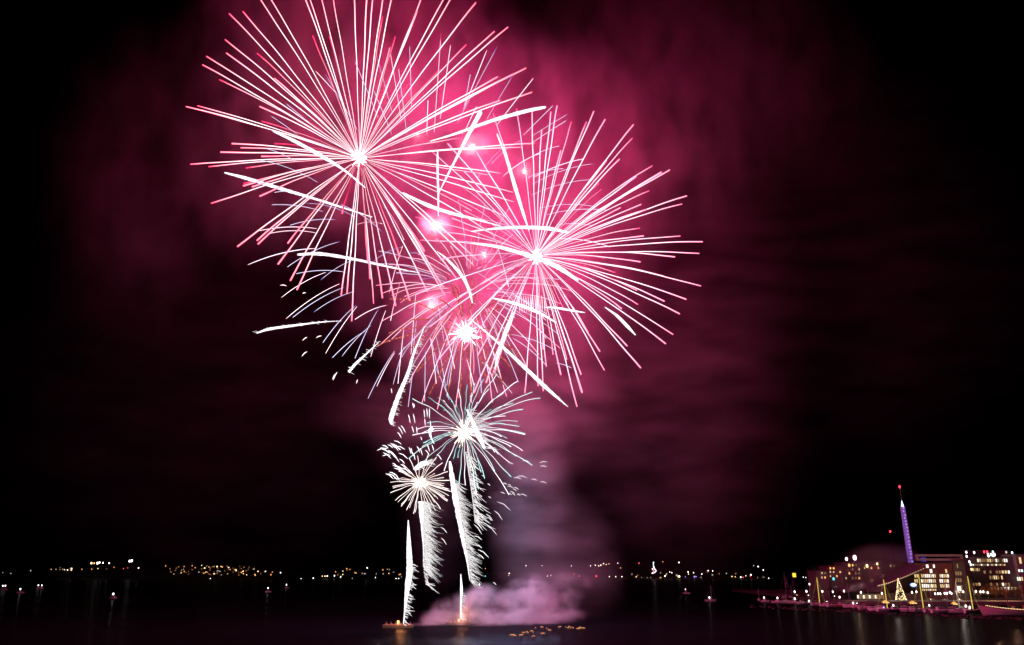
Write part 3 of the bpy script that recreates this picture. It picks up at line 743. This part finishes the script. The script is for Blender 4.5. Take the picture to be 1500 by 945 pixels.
# boats lying out on the dark water, each showing one lamp
L_anch = EM((1, .98, .95), 10)
for (x, y, m, z, lb_) in [(3.6, 864, L_anch, 4, 'anchored boat with a white lamp at the extreme left edge'), (7.6, 864.5, L_anch, 4.4, 'anchored boat with a white lamp second from the left edge'),
        (30, 869, L_anch, 3.5, 'lone anchored boat with dim white lamp nearest the left edge pairs'), (56, 863, L_anch, 4, 'left boat of the close pair of white lamps off the left shore'),
        (61, 863, L_anch, 4, 'right boat of the close pair of white lamps off the left shore'), (166, 877, L_anch, 3.2, 'anchored boat with one white lamp alone on the left dark water'),
        (393, 868, L_anch, 4, 'anchored boat with two faint lamp glints left of the barges'), (420, 862, L_anch, 4, 'anchored boat with a white lamp below the suburb lights'),
        (703, 862, L_anch, 4.4, 'boat with a bright white lamp behind the low smoke'), (1005.5, 870, L_pinkw, 3.8, 'anchored boat with a pink-white lamp on the right dark water')]:
    boat(x, y, 'm', 7, fs_.uniform(-.5, .5), lb_, lamp=(m, z, .42))
boat(1041, 881, 's', 8.5, .25, 'lone anchored sailboat with white lamp outside the marina', mast=11, lamp=(L_white, 2.2, .5))

YEL = EM((1, .70, .12), .85)
ML = [ # px, py waterline, kind, length, yaw, mast, hull, lit, lamp
 (1112, 880, 's', 8, 1.2, 10, None, None, None), (1121, 882, 'm', 7, .3, 0, None, None, (L_white, 2.6, .45)), (1138, 883, 'm', 7, 2.8, 0, None, None, (L_white, 2.8, .45)), (1151, 883, 's', 12, .35, 21, None, None, None),
 (1163, 884, 's', 9, 2.7, 12, None, None, (L_white, 2.6, .55)), (1176, 885, 'm', 8, .2, 0, None, None, None), (1187, 886, 's', 9, .5, 15, M_bluehull, None, (L_white, 2.0, .45)), (1199, 887, 's', 11, .3, 17.5, None, YEL, None),
 (1210, 888, 'm', 8, 2.9, 0, None, None, (L_white, 1.9, .45)), (1221, 889, 's', 10, .4, 14, None, None, None), (1234, 889, 'm', 9, .1, 0, M_redhull, None, None), (1248, 890, 's', 10, 2.7, 16, None, None, (L_white, 2.2, .42)),
 (1258, 891, 'm', 8, .2, 0, None, None, (L_white, 2.0, .42)), (1272, 893, 's', 12, .15, 15, None, None, None), (1287, 895, 'm', 11, 2.9, 0, None, None, None), (1298, 896, 's', 11, .2, 17, None, YEL, (L_viol, 1.3, .5)),
 (1312, 896, 'm', 9, .2, 0, M_bluehull, None, (L_white, 2.8, .4)), (1324, 896, 's', 11, 2.8, 15, None, None, None), (1338, 896, 'm', 9, .3, 0, M_wood, None, None), (1351, 896, 's', 12, .3, 20, None, YEL, None),
 (1365, 897, 's', 10, .3, 17, None, None, (L_white, 3.2, .36)), (1380, 898, 'm', 12, .1, 0, None, None, None), (1393, 898, 's', 11, 2.9, 18, None, None, None), (1405, 896, 's', 11, .5, 16, M_bluehull, EM((.8, .62, .45), .5), None),
 (1414, 897, 'm', 8, 2.9, 0, None, None, (L_white, 2.6, .5)), (1424, 898, 's', 12, .4, 19, None, YEL, (L_white, 2.3, .5))]
ORD = ['first', 'second', 'third', 'fourth', 'fifth', 'sixth', 'seventh', 'eighth', 'ninth', 'tenth', 'eleventh', 'twelfth', 'thirteenth', 'fourteenth', 'fifteenth', 'sixteenth', 'seventeenth']
cs = {'s': 0, 'm': 0}
for (x, y, k_, L_, yaw, ms, hu, lt, lp) in ML:
    n_ = ORD[cs[k_]]; cs[k_] += 1
    hn = {None: 'white', M_bluehull: 'dark blue', M_redhull: 'red', M_wood: 'varnished wooden'}[hu]
    extra = ' with yellow lit mast' if lt is YEL else ('' if not lp else ' showing a deck lamp')
    boat(x, y, k_, L_, yaw, '%s %s%s, %s of its kind from the marina left end' % (hn, 'sailboat' if k_ == 's' else 'motorboat', extra, n_), mast=ms, hull=hu, lit=lt, lamp=lp, group='boats moored in the marina')
for i in range(15):
    x = 1150 + i * 19.5 + fs_.uniform(-5, 5); y = 875.5 + i * .75
    boat(x, y, 's', fs_.uniform(8, 12), fs_.uniform(-.4, .5) + (math.pi if i % 2 else 0), 'white sailboat in the second row behind the pontoons, %s from the left' % ORD[i], mast=fs_.uniform(12, 19),
         hull=None, lamp=((L_warm if i % 2 else L_white), fs_.uniform(1.6, 3), .3) if i % 3 else None, group='boats moored in the second row')
# the big wooden ship dressed with a chain of bulbs
c = on_water(1492, 902)
root = tag(empty('wooden_ship', (c.x, c.y, 0), math.pi - .12), 'long wooden ship with yellow bulb chain along its rail at right edge', 'ship')
hull_mb(34, 7, 2.9, .5, 20).build('hull', mat_plain('pale_hull_paint', (.6, .5, .5), .5), root)
MB().box((-8, 0, 3.8), (9, 4.2, 2.2)).build('deckhouse', M_wood, root)
for i in range(5):
    MB().box((-11 + i * 1.7, 2.12, 4), (.8, .06, .8)).build('window', W_warm, root)
for mx, mh in ((4, 17), (-4, 15)):
    MB().tube([(mx, 0, 2.6), (mx, 0, mh)], [.22, .12], 7).build('mast', M_wood, root)
    MB().tube([(mx, 0, 5), (mx - 6, 0, 4.6)], .12, 6).build('boom', M_wood, root)
for i in range(46):
    x = -15.5 + i * .68; zz = 2.9 * (1 + .5 * (2 * (x + 17) / 34 - .8) ** 2) + .25
    wd = 3.5 * (1 - max(0, ((x + 17) / 34 - .45) / .55) ** 2.2) + .1
    MB().ball((x, wd, zz), .17, 6, 4).build('bulb', L_warm, root)

# ------------------------------------------------------------------ quay, pontoons, breakwater
q0 = W(1085, 868, 540); 
mb = MB()
mb.add([(226, 556, -.5), (460, 544, -.5), (460, 900, -.5), (240, 900, -.5), (226, 556, 2.2), (460, 544, 2.2), (460, 900, 2.2), (240, 900, 2.2)],
       [(0, 1, 5, 4), (4, 5, 6, 7), (3, 0, 4, 7), (1, 2, 6, 5)])
tag(mb.build('quay', M_conc), 'concrete quay along the marina', kind='structure')
for i, (x0, y0, x1) in enumerate([(1125, 884, 1270), (1275, 891, 1440)]):
    a = on_water(x0, y0); b = on_water(x1, y0 + 4)
    L_ = (b - a).length
    o = MB().box((0, 0, .25), (L_, 2, .5)).build('pontoon', M_deckw, loc=((a.x + b.x) / 2, (a.y + b.y) / 2 + 5, 0))
    o.rotation_euler.z = math.atan2(b.y - a.y, b.x - a.x)
    tag(o, ['narrow floating pontoon behind the left marina boats', 'narrow floating pontoon behind the right marina boats'][i], 'pontoon')
# dark breakwater stones in front
mb = MB(); q_ = random.Random(5)
for i in range(260):
    x = q_.uniform(1100, 1560); base = 886 + (x - 1100) * .046 + q_.uniform(1, 5)
    c = on_water(x, base)
    mb.ball((c.x, c.y, q_.uniform(-.4, .15)), q_.uniform(.5, 1.1), 6, 4, sc=(q_.uniform(.8, 1.6), 1, .7))
tag(mb.build('breakwater', M_rock), 'low dark heap of breakwater stones before the marina', kind='stuff')

# quay lamps
def quay_lamp(px, py, Y, m, r, label, group, foot=2.2):
    c = W(px, py, Y)
    root = tag(empty('street_lamp', (c.x, c.y, foot)), label, 'street lamp', group)
    h_ = max(1.2, c.z - foot)
    MB().tube([(0, 0, 0), (0, 0, h_ - r)], [.1, .07], 6).build('post', M_dark, root)
    MB().ball((0, 0, h_), r, 8, 6, sc=(1, 1, 1.5)).build('lamp_head', m, root)
Z1 = [(300,632),(362,630),(377,592),(445,630),(500,632),(535,660),(558,628),(647,635),(757,640),(914,635),(937,632),(1035,642),(1050,642),(1062,642),(1085,640),(1097,640),(1112,635),(1120,640),(1182,632),(1272,632),(1287,632),(1248,630),(1310,636),
      (345,555),(358,557),(375,556),(388,558),(72,545),(20,555),(45,548),(130,556),(165,560),(100,552)]
for (a, b) in Z1:
    x, y = 1080 + a / 3.571, 690 + b / 3.571
    far = b < 575
    if far: 
        far_lamp(x, y, KM['w'], .75, 'small white lamp on the wooded point left of the marina', group='lamps on the wooded point', Y=2120)
    else: quay_lamp(x, y, 560, L_white, .50, 'white globe lamp on the marina promenade', 'white lamps along the marina promenade')

# ------------------------------------------------------------------ buildings
def building(name, label, x0, x1, ytop, Y, depth, wall, rows, wm, ybase=878, cat='building', roof=True, frame=True, seed=1, litp=1.0, wfrac=.62, alt=None):
    """front face spans photo x0..x1 at distance Y; rows = [(y, h, [(xa, xb, n)])]"""
    rg = random.Random(seed)
    a = W(x0, ytop, Y); b = W(x1, ytop, Y)
    # vertical walls: width measured at the top edge
    cx_ = (a.x + b.x) / 2; wdt = b.x - a.x; top = a.z
    root = tag(empty(name, (cx_, Y + depth / 2, 2.2)), label, cat)
    MB().box((0, 0, (top - 2.2) / 2), (wdt, depth, top - 2.2)).build('wall', wall, root)
    if roof:
        MB().box((0, 0, top - 2.2 + .2), (wdt + .8, depth + .8, .4)).build('roof', M_roofd, root)
    for (y, h, groups) in rows:
        for (xa, xb, n) in groups:
            for i in range(n):
                if rg.random() > litp: continue
                xm = xa + (xb - xa) * (i + .5) / n
                p = W(xm, y, Y); k2 = mpp(xm, y, Y)
                ww = (xb - xa) / n * k2 * wfrac; hh = h * k2
                mm = rg.choice(wm)
                wnd = MB().box((p.x - cx_, -depth / 2 - .04, p.z - 2.2), (ww, .08, hh)).build('window', mm, root)
                if frame:
                    MB().box((p.x - cx_, -depth / 2 - .10, p.z - 2.2 - hh / 2 - .1), (ww + .2, .2, .15)).build('sill', M_conc, wnd)
    return root, cx_, top
# office block A (1338..1412)
offA, acx, atop = building('office_building', 'brown brick office block with three rows of yellow windows below the rooftop frame', 1338, 1394, 825, 600, 30, M_brickr,
    [(829.5, 4.5, [(1355.5, 1361, 1), (1366, 1370, 1)]), (836.5, 5, [(1361, 1366.5, 1), (1384, 1388, 1)]), (843.6, 4.5, [(1349, 1371, 8), (1376, 1390, 5), (1339, 1345, 2)]), (851, 4.5, [(1349, 1371, 8), (1376, 1390, 5), (1339, 1345, 2)]), (858.2, 4.8, [(1350, 1372, 8), (1377, 1391, 5)]), (864, 2.5, [(1350, 1372, 8)])],
    [W_warm, W_warm, W_cool], seed=3)
for x in (1347, 1373.5, 1392):
    p = W(x, 850, 600)
    MB().box((p.x - acx, -15.35, 10), (1.1, .7, 20)).build('pilaster', M_clad, offA)
# rooftop frame
fr_ = W(1341, 812, 602); f2 = W(1411, 821.5, 602)
fz0, fz1 = f2.z, fr_.z; fx0, fx1 = fr_.x, f2.x
fm = MB(); tck = 1.6
for zz in (fz0 + tck / 2, fz1 - tck / 2): fm.box(((fx0 + fx1) / 2 - acx, -12.5, zz - 2.2), (fx1 - fx0, 2, tck))
for xx in (fx0 + tck / 2, fx1 - tck / 2): fm.box((xx - acx, -12.5, (fz0 + fz1) / 2 - 2.2), (tck, 1.9, fz1 - fz0 - 2 * tck - .02))
fm.build('rooftop_frame', M_wallw, offA)
MB().box((W(1350, 820, 610).x - acx, -8, fz0 - 2.2 + .9), (3.4, 1, 3.2)).build('blue_lamp_panel', EM((.10, .06, .8), .45), offA)
# glazed stair block
stair, scx, stop_ = building('stair_tower', 'dark glazed stair block with a bright entrance between the two lit blocks', 1394.6, 1412, 822, 600, 28, M_clad,
    [(829, 6, [(1401, 1404, 1)]), (840, 5, [(1399, 1409, 3)]), (850, 5, [(1399, 1409, 3)])], [W_dim], seed=5)
p = W(1405, 863, 600); k2 = mpp(1405, 863, 600)
MB().box((p.x - scx, -14.06, p.z - 2.2), (10 * k2, .1, 11 * k2)).build('entrance_glazing', W_dim, stair)
MB().box((p.x - scx, -14.2, p.z - 2.2 + .3), (5 * k2, .12, 6 * k2)).build('entrance_light', W_bright, stair)
# block B
rB = [(821, 4.5, [(1431, 1476, 15)]), (827.5, 2.2, [(1424, 1473, 16)]), (834.5, 4, [(1421, 1436, 5)]), (846, 5, [(1449, 1464, 5), (1466, 1476, 3)]), (848, 5, [(1489, 1498, 3)]), (838, 4, [(1440, 1480, 9)]), (856, 4, [(1424, 1480, 13)]), (868, 5, [(1424, 1445, 8)]), (862, 4, [(1450, 1500, 10)])]
blkB, bcx, btop = building('apartment_building', 'tall dark block with a bright yellow window row near its top at right', 1420, 1486, 816, 640, 34, M_clad, rB, [W_warm, W_cool, W_warm, W_dim, W_dim, W_dim], seed=7, litp=.8)
pb_, c2, t2 = building('penthouse_block', 'low dark rooftop storey with white lamps on the tall block', 1424, 1480, 806.5, 655, 14, M_roofd, [(812.5, 4, [(1445, 1459, 3)])], [W_bright, W_cool], seed=9)
pb_.location.z = 2.2
blkC, ccx, ctop = building('apartment_building', 'pale rendered block cut by the right edge of the picture', 1487, 1530, 812, 636, 30, M_wallw, [(821, 9, [(1492, 1497, 1)]), (836, 3.5, [(1491, 1499, 2)]), (848, 5, [(1489, 1499, 3)]), (862, 5, [(1500, 1530, 5)])], [EM((.7, .95, 1), 1.6), W_warm, W_cool], seed=8)
for (x, y, m, lb_) in [(1415.5, 809, L_white, 'white'), (1427, 809.5, L_white, 'white'), (1416, 815, L_white, 'white'), (1454.5, 808.6, L_cyanw, 'white'), (1441.6, 808.5, L_red, 'red'), (1446, 808.5, L_red, 'red'), (1448, 814.5, L_white, 'white'), (1482.6, 809.6, L_cyanw, 'white'), (1474, 809, L_dimw, 'white'), (1455, 814, L_white, 'white'), (1420, 823, L_white, 'white'), (1422, 827, L_cyanw, 'white'), (1423, 834, L_warm, 'white')]:
    p = W(x, y, 634)
    foot = 2.2
    root = tag(empty('beacon_lamp', (p.x, 634, foot)), '%s lamp on a thin pole against the tall right block' % lb_, 'lamp', '%s pole lamps before the tall right block' % lb_)
    MB().tube([(0, 0, 0), (0, 0, p.z - foot - .6)], [.12, .08], 6).build('post', M_dark, root)
    MB().ball((0, 0, p.z - foot), .62, 8, 6, sc=(1, 1, 1.5)).build('lamp_head', m, root)

# houses on the hill behind the museum (left cluster)
for j, (x0, x1, yt, Y_, wl, rows, lb_) in enumerate([
    (1196, 1212, 836, 640, M_clad, [(839.5, 2.6, [(1197, 1211, 3)]), (846, 2.6, [(1197, 1211, 3)])], 'leftmost low block behind the marina with sparse orange windows'),
    (1213, 1234, 829, 660, M_brickr, [(832.5, 2.6, [(1214, 1233, 4)]), (838, 2.6, [(1214, 1233, 4)]), (844, 2.6, [(1214, 1233, 4)])], 'brown block second from the left behind the marina'),
    (1235, 1262, 824, 680, M_clad, [(828, 3, [(1237, 1261, 5)]), (834, 3, [(1237, 1261, 5)]), (840, 3, [(1237, 1261, 5)]), (847, 3, [(1237, 1261, 5)])], 'grey block below the two bright floodlights'),
    (1263, 1290, 822, 690, M_wallw, [(827, 3, [(1264, 1289, 5)]), (832, 3, [(1264, 1289, 5)])], 'pale block veiled by smoke behind the sail roof'),
    (1291, 1328, 825, 700, M_clad, [(829, 3, [(1292, 1312, 4)])], 'grey block at the foot of the violet tower')]):
    building('apartment_building', lb_, x0, x1, yt, Y_, 20, wl, rows, [W_dim, W_warm, W_dim, L_orange], seed=20 + j, litp=.7, wfrac=.4, frame=False)
for (x, y, m, r, lb_) in [(1240, 819, L_white, 1.1, 'smaller of two floodlights above the left blocks'), (1252, 817, L_pinkw, 1.7, 'largest pink-white floodlight above the left blocks'), (1304, 778.5, L_red, .75, 'red aircraft warning lamp on a tall thin mast left of the tower'),
        (1221, 848, L_teal, .9, 'teal lamp among the left blocks'), (1244, 828, L_orange, 1.0, 'orange lamp under the smaller floodlight'), (1270, 829, L_warm, 1.1, 'warm lamp in the middle of the smoke-veiled blocks'), (1285, 826, L_warm, .8, 'warm lamp near the smoke-veiled block roof'), (1163.4, 842.5, EM((1, .6, .05), 1.6), 1.1, 'square yellow lamp sign left of the marina')]:
    p = W(x, y, 612)
    root = tag(empty('mast_lamp', (p.x, 612, 0)), lb_, 'lamp')
    MB().tube([(0, 0, 0), (0, 0, p.z - r)], [.16, .09], 6).build('mast', M_dark, root)
    if 'square' in lb_: MB().box((0, 0, p.z), (r * 2.2, .4, r * 2.6)).build('lamp_head', m, root)
    else: MB().ball((0, 0, p.z), r, 8, 6, sc=(.8, 1, 1.15)).build('lamp_head', m, root)

# museum with the curved glass sail roof
root = tag(empty('museum', (W(1290, 860, 575).x, 575, 2.2)), 'low museum under a curved glass sail roof with pale lit edge', 'museum')
ox = root.location.x
prof = [(1236, 868), (1262, 863.5), (1285, 858.5), (1303, 853.5), (1325, 845), (1352, 833)]
pts = [W(x, y, 575) for x, y in prof]
vs = []; fs = []; n = len(pts)
for yy, dz in ((0, 0), (9, 2.6), (20, 3.4), (34, 1.0)):
    for p in pts: vs.append((p.x - ox, yy, p.z - 2.2 + dz))
for j in range(3):
    for i in range(n - 1):
        a = j * n + i; fs.append((a, a + 1, a + n + 1, a + n))
nv = len(vs)
vs += [(v[0], v[1], v[2] - .35) for v in vs]
fs += [tuple(nv + q for q in reversed(f)) for f in list(fs)]
MB().add(vs, fs, 0, True).build('sail_roof', M_roofglass, root)
MB().tube([(p.x - ox, -.3, p.z - 2.2) for p in pts[2:]], .55, 8).build('roof_edge', M_wallw, root)
for i in range(22):
    t = 2 + 3 * i / 21.0; a = int(min(4, t)); p = pts[a].lerp(pts[a + 1], t - a)
    MB().ball((p.x - ox, -.95, p.z - 2.2 + .1), .16, 5, 4).build('edge_bulb', L_warm, root)
x0 = pts[1].x - ox; x1 = pts[-1].x - ox
MB().box(((x0 + x1) / 2, 20, 2.2), (x1 - x0, 24, 4.4)).build('wall', M_deckw, root)
for i in range(14):
    p = W(1262 + i * 2.9, 861, 575)
    MB().box((p.x - ox, 7.9, 2.0), (1.0, .1, 3.2 if i % 3 else 2.2)).build('window', fs_.choice([W_dim, W_dim, W_cool]), root)

# violet lattice tower
tb = W(1333, 829, 622); tt = W(1324, 742, 622)
tx = (tb.x + tt.x) / 2
root = tag(empty('lattice_tower', (tx, 622, 2.2)), 'tall slim observation tower glowing violet with a white spike and red lamp', 'tower')
H_ = tt.z - 2.2; hw = 1.55
MB().box((0, 0, 1.5), (7, 7, 3)).build('base', M_conc, root)
for sx in (-1, 1):
    for sy in (-1, 1):
        MB().tube([(sx * hw, sy * hw, 3), (sx * hw * .8, sy * hw * .8, H_)], .16, 6).build('column', M_white, root)
nb = 26; br = MB()
for i in range(nb):
    z0 = 3 + (H_ - 3) * i / nb; z1 = 3 + (H_ - 3) * (i + 1) / nb
    w0 = hw * (1 - .2 * i / nb); w1 = hw * (1 - .2 * (i + 1) / nb)
    for sy in (-1, 1):
        br.tube([(-w0, sy * w0, z0), (w1, sy * w1, z1)], .08, 4); br.tube([(w0, sy * w0, z0), (-w1, sy * w1, z1)], .08, 4)
        br.tube([(sy * w0, -w0, z0), (sy * w1, w1, z1)], .08, 4)
br.build('bracing', M_white, root)
tr_ = random.Random(4)
for i in range(nb):
    z0 = 3 + (H_ - 3) * (i + .5) / nb; w0 = hw * (1 - .2 * i / nb) * .86
    MB().box((0, 0, z0), (w0 * 2, w0 * 2, (H_ - 3) / nb * .88)).build('glow_panel', GLOW_v, root)  # added glowing box, stands in for violet lamplight on the lattice
    MB().box((tr_.uniform(-.5, .7), -w0 - .25, z0 + tr_.uniform(-.4, .4)), (.9, .12, .8)).build('glow_spot', GLOW_p if i < 22 else EM((.8, .35, .9), 1.2), root)  # paler violet dots of light added as glowing plates
tip = W(1319.5, 714, 622).z - 2.2
MB().tube([(0, 0, H_), (0, 0, H_ + 4.5)], [1.1, .2], 8).build('spike_base', GLOW_b, root)
MB().tube([(0, 0, H_ + 4.5), (0, 0, tip)], [.2, .12], 6).build('spike', M_alu, root)
MB().ball((0, 0, tip + .5), .62, 8, 6, sc=(1, 1, 1.9)).build('warning_lamp', L_red, root)

# lit christmas tree
c = W(1319, 872, 556)
root = tag(empty('christmas_tree', (c.x, 556, 2.2)), 'tall christmas tree covered in warm yellow lights left of the round sign', 'tree')
kx = mpp(1319, 860, 556); top = W(1317, 848, 556).z - 2.2
MB().tube([(0, 0, 0), (0, 0, top * .9)], [.25, .06], 6).build('trunk', M_bark, root)
mb = MB(); q_ = random.Random(3)
for i in range(520):
    t = q_.random() ** 1.4; r = (1 - t) * 3.3 * (.75 + .25 * math.sin(t * 40)); a = q_.uniform(0, 6.283)
    p = Vector((r * math.cos(a), r * math.sin(a), .8 + t * (top - .8)))
    d = Vector((math.cos(a), math.sin(a), -.35)) * .8
    s_ = Vector((-math.sin(a), math.cos(a), 0)) * .3
    mb.add([p - d * .4 - s_, p - d * .4 + s_, p + d], [(0, 1, 2)])
mb.build('crown', mat_plain('fir_needles', (.03, .07, .03), .8), root)
mb = MB()
for i in range(260):
    t = q_.random() ** 1.5; r = (1 - t) * 3.35; a = q_.uniform(0, 6.283)
    mb.ball((r * math.cos(a), r * math.sin(a), .9 + t * (top - .6)), .2, 5, 3)
mb.build('fairy_lights', EM((1, .75, .38), 3.2), root)
# round sign
c = W(1338, 857, 566)
root = tag(empty('illuminated_sign', (c.x, 566, 2.2)), 'oval blue-white illuminated sign on the quay right of the christmas tree', 'sign')
MB().tube([(-1.2, 0, 0), (-1.2, 0, c.z - 3)], .12, 6).build('post', M_dark, root); MB().tube([(1.2, 0, 0), (1.2, 0, c.z - 3)], .12, 6).build('post', M_dark, root)
MB().ball((0, .1, c.z - 2.2), 2.3, 20, 10, sc=(1.05, .14, .62)).build('case', EM((.18, .3, 1), 1.2), root)
MB().ball((0, -.25, c.z - 2.2 + .1), 1.8, 20, 10, sc=(1.1, .12, .55)).build('sign_face', EM((.8, .95, 1), 1.8), root)

# trees before the right blocks: tapered trunk, limbs, sparse russet crowns
def small_tree(px, py, Y, h_, label, seed):
    rg = random.Random(seed); c = W(px, py, Y)
    root = tag(empty('tree', (c.x, Y, 2.2)), label, 'tree', None)
    tr = MB(); tr.tube([(0, 0, 0), (.1, 0, h_ * .3), (.05, 0, h_ * .75)], [.22, .16, .06], 7)
    tips = []
    for i in range(16):
        a = rg.uniform(0, 6.283); z0 = h_ * rg.uniform(.22, .6); l = h_ * rg.uniform(.25, .42)
        m1 = Vector((math.cos(a) * l * .5, math.sin(a) * l * .5, z0 + l * .4)); e = Vector((math.cos(a) * l * .9, math.sin(a) * l * .9, z0 + l * .85))
        tr.tube([(0, 0, z0), m1, e], [.08, .05, .02], 5); tips += [m1, e]
    tr.build('trunk', M_bark, root)
    cr = MB()
    for tp in tips:
        for j in range(26):
            p = tp + Vector([rg.gauss(0, h_ * .07) for _ in range(3)])
            u = Vector([rg.uniform(-1, 1) for _ in range(3)]).normalized() * rg.uniform(.14, .3); v_ = u.cross(Vector([rg.uniform(-1, 1) for _ in range(3)])).normalized() * .16
            cr.add([p - u, p + v_, p + u, p - v_], [(0, 1, 2, 3)])
    cr.build('crown', M_leafw, root)
for i, (x, h_, lb_) in enumerate([(1434, 9, 'small russet tree beside the double yellow lit mast'), (1447, 10.5, 'second russet tree from the left before the tall block'), (1459, 12, 'middle russet tree of the row before the tall block'), (1473, 10, 'fourth russet tree of the row before the tall block'),
        (1487, 11.5, 'russet tree next to the last one at the right edge'), (1499, 10, 'russet tree cut by the right edge of the picture')]):
    small_tree(x, 872, 575, h_, lb_, 50 + i)
for (x, y, c_, e) in [(1452, 868, (1, .5, .2), 9000), (1480, 868, (1, .45, .25), 9000), (1405, 868, (1, .85, .7), 6000), (1310, 868, (1, .8, .7), 5000), (1352, 862, (1, .8, .5), 4000), (1255, 868, (1, .6, .35), 4000)]:  # fill lamps added to light the trees and building fronts
    l = bpy.data.lights.new('quay_fill', 'POINT'); l.energy = e * .4; l.color = c_; l.shadow_soft_size = 0
    o = bpy.data.objects.new('quay_fill', l); o.location = W(x, y, 562); col.objects.link(o)
# warm kiosk lamps at the boats
for (x, y, s_, lb_) in [(1297, 884, 1.6, 'amber deck light heap on the boat with the third yellow mast'), (1337, 885, 1.8, 'amber lit canopy between the moored boats'), (1398, 886, 1.2, 'small amber lit canopy near the grey mast')]:
    p = W(x, y, 498)
    root = tag(empty('lit_kiosk', (p.x, 498, 0)), lb_, 'kiosk')
    MB().box((0, 0, .6), (s_ * 2.4, 2.4, .4)).build('floor', M_deckw, root)
    for sx in (-1, 1): MB().tube([(sx * s_, -1, .8), (sx * s_, -1, p.z + .8)], .07, 5).build('post', M_dark, root)
    MB().add([(-s_ * 1.2, -1.3, p.z + .6), (s_ * 1.2, -1.3, p.z + .6), (s_ * 1.2, 1.3, p.z + .6), (-s_ * 1.2, 1.3, p.z + .6), (0, 0, p.z + 2)], [(0, 1, 4), (1, 2, 4), (2, 3, 4), (3, 0, 4), (3, 2, 1, 0)]).build('canopy', EM((1, .45, .10), 1.1), root)
    for i in range(5): MB().ball((-s_ + i * s_ * .5, -1.35, p.z + .4), .2, 5, 4).build('bulb', L_warm, root)
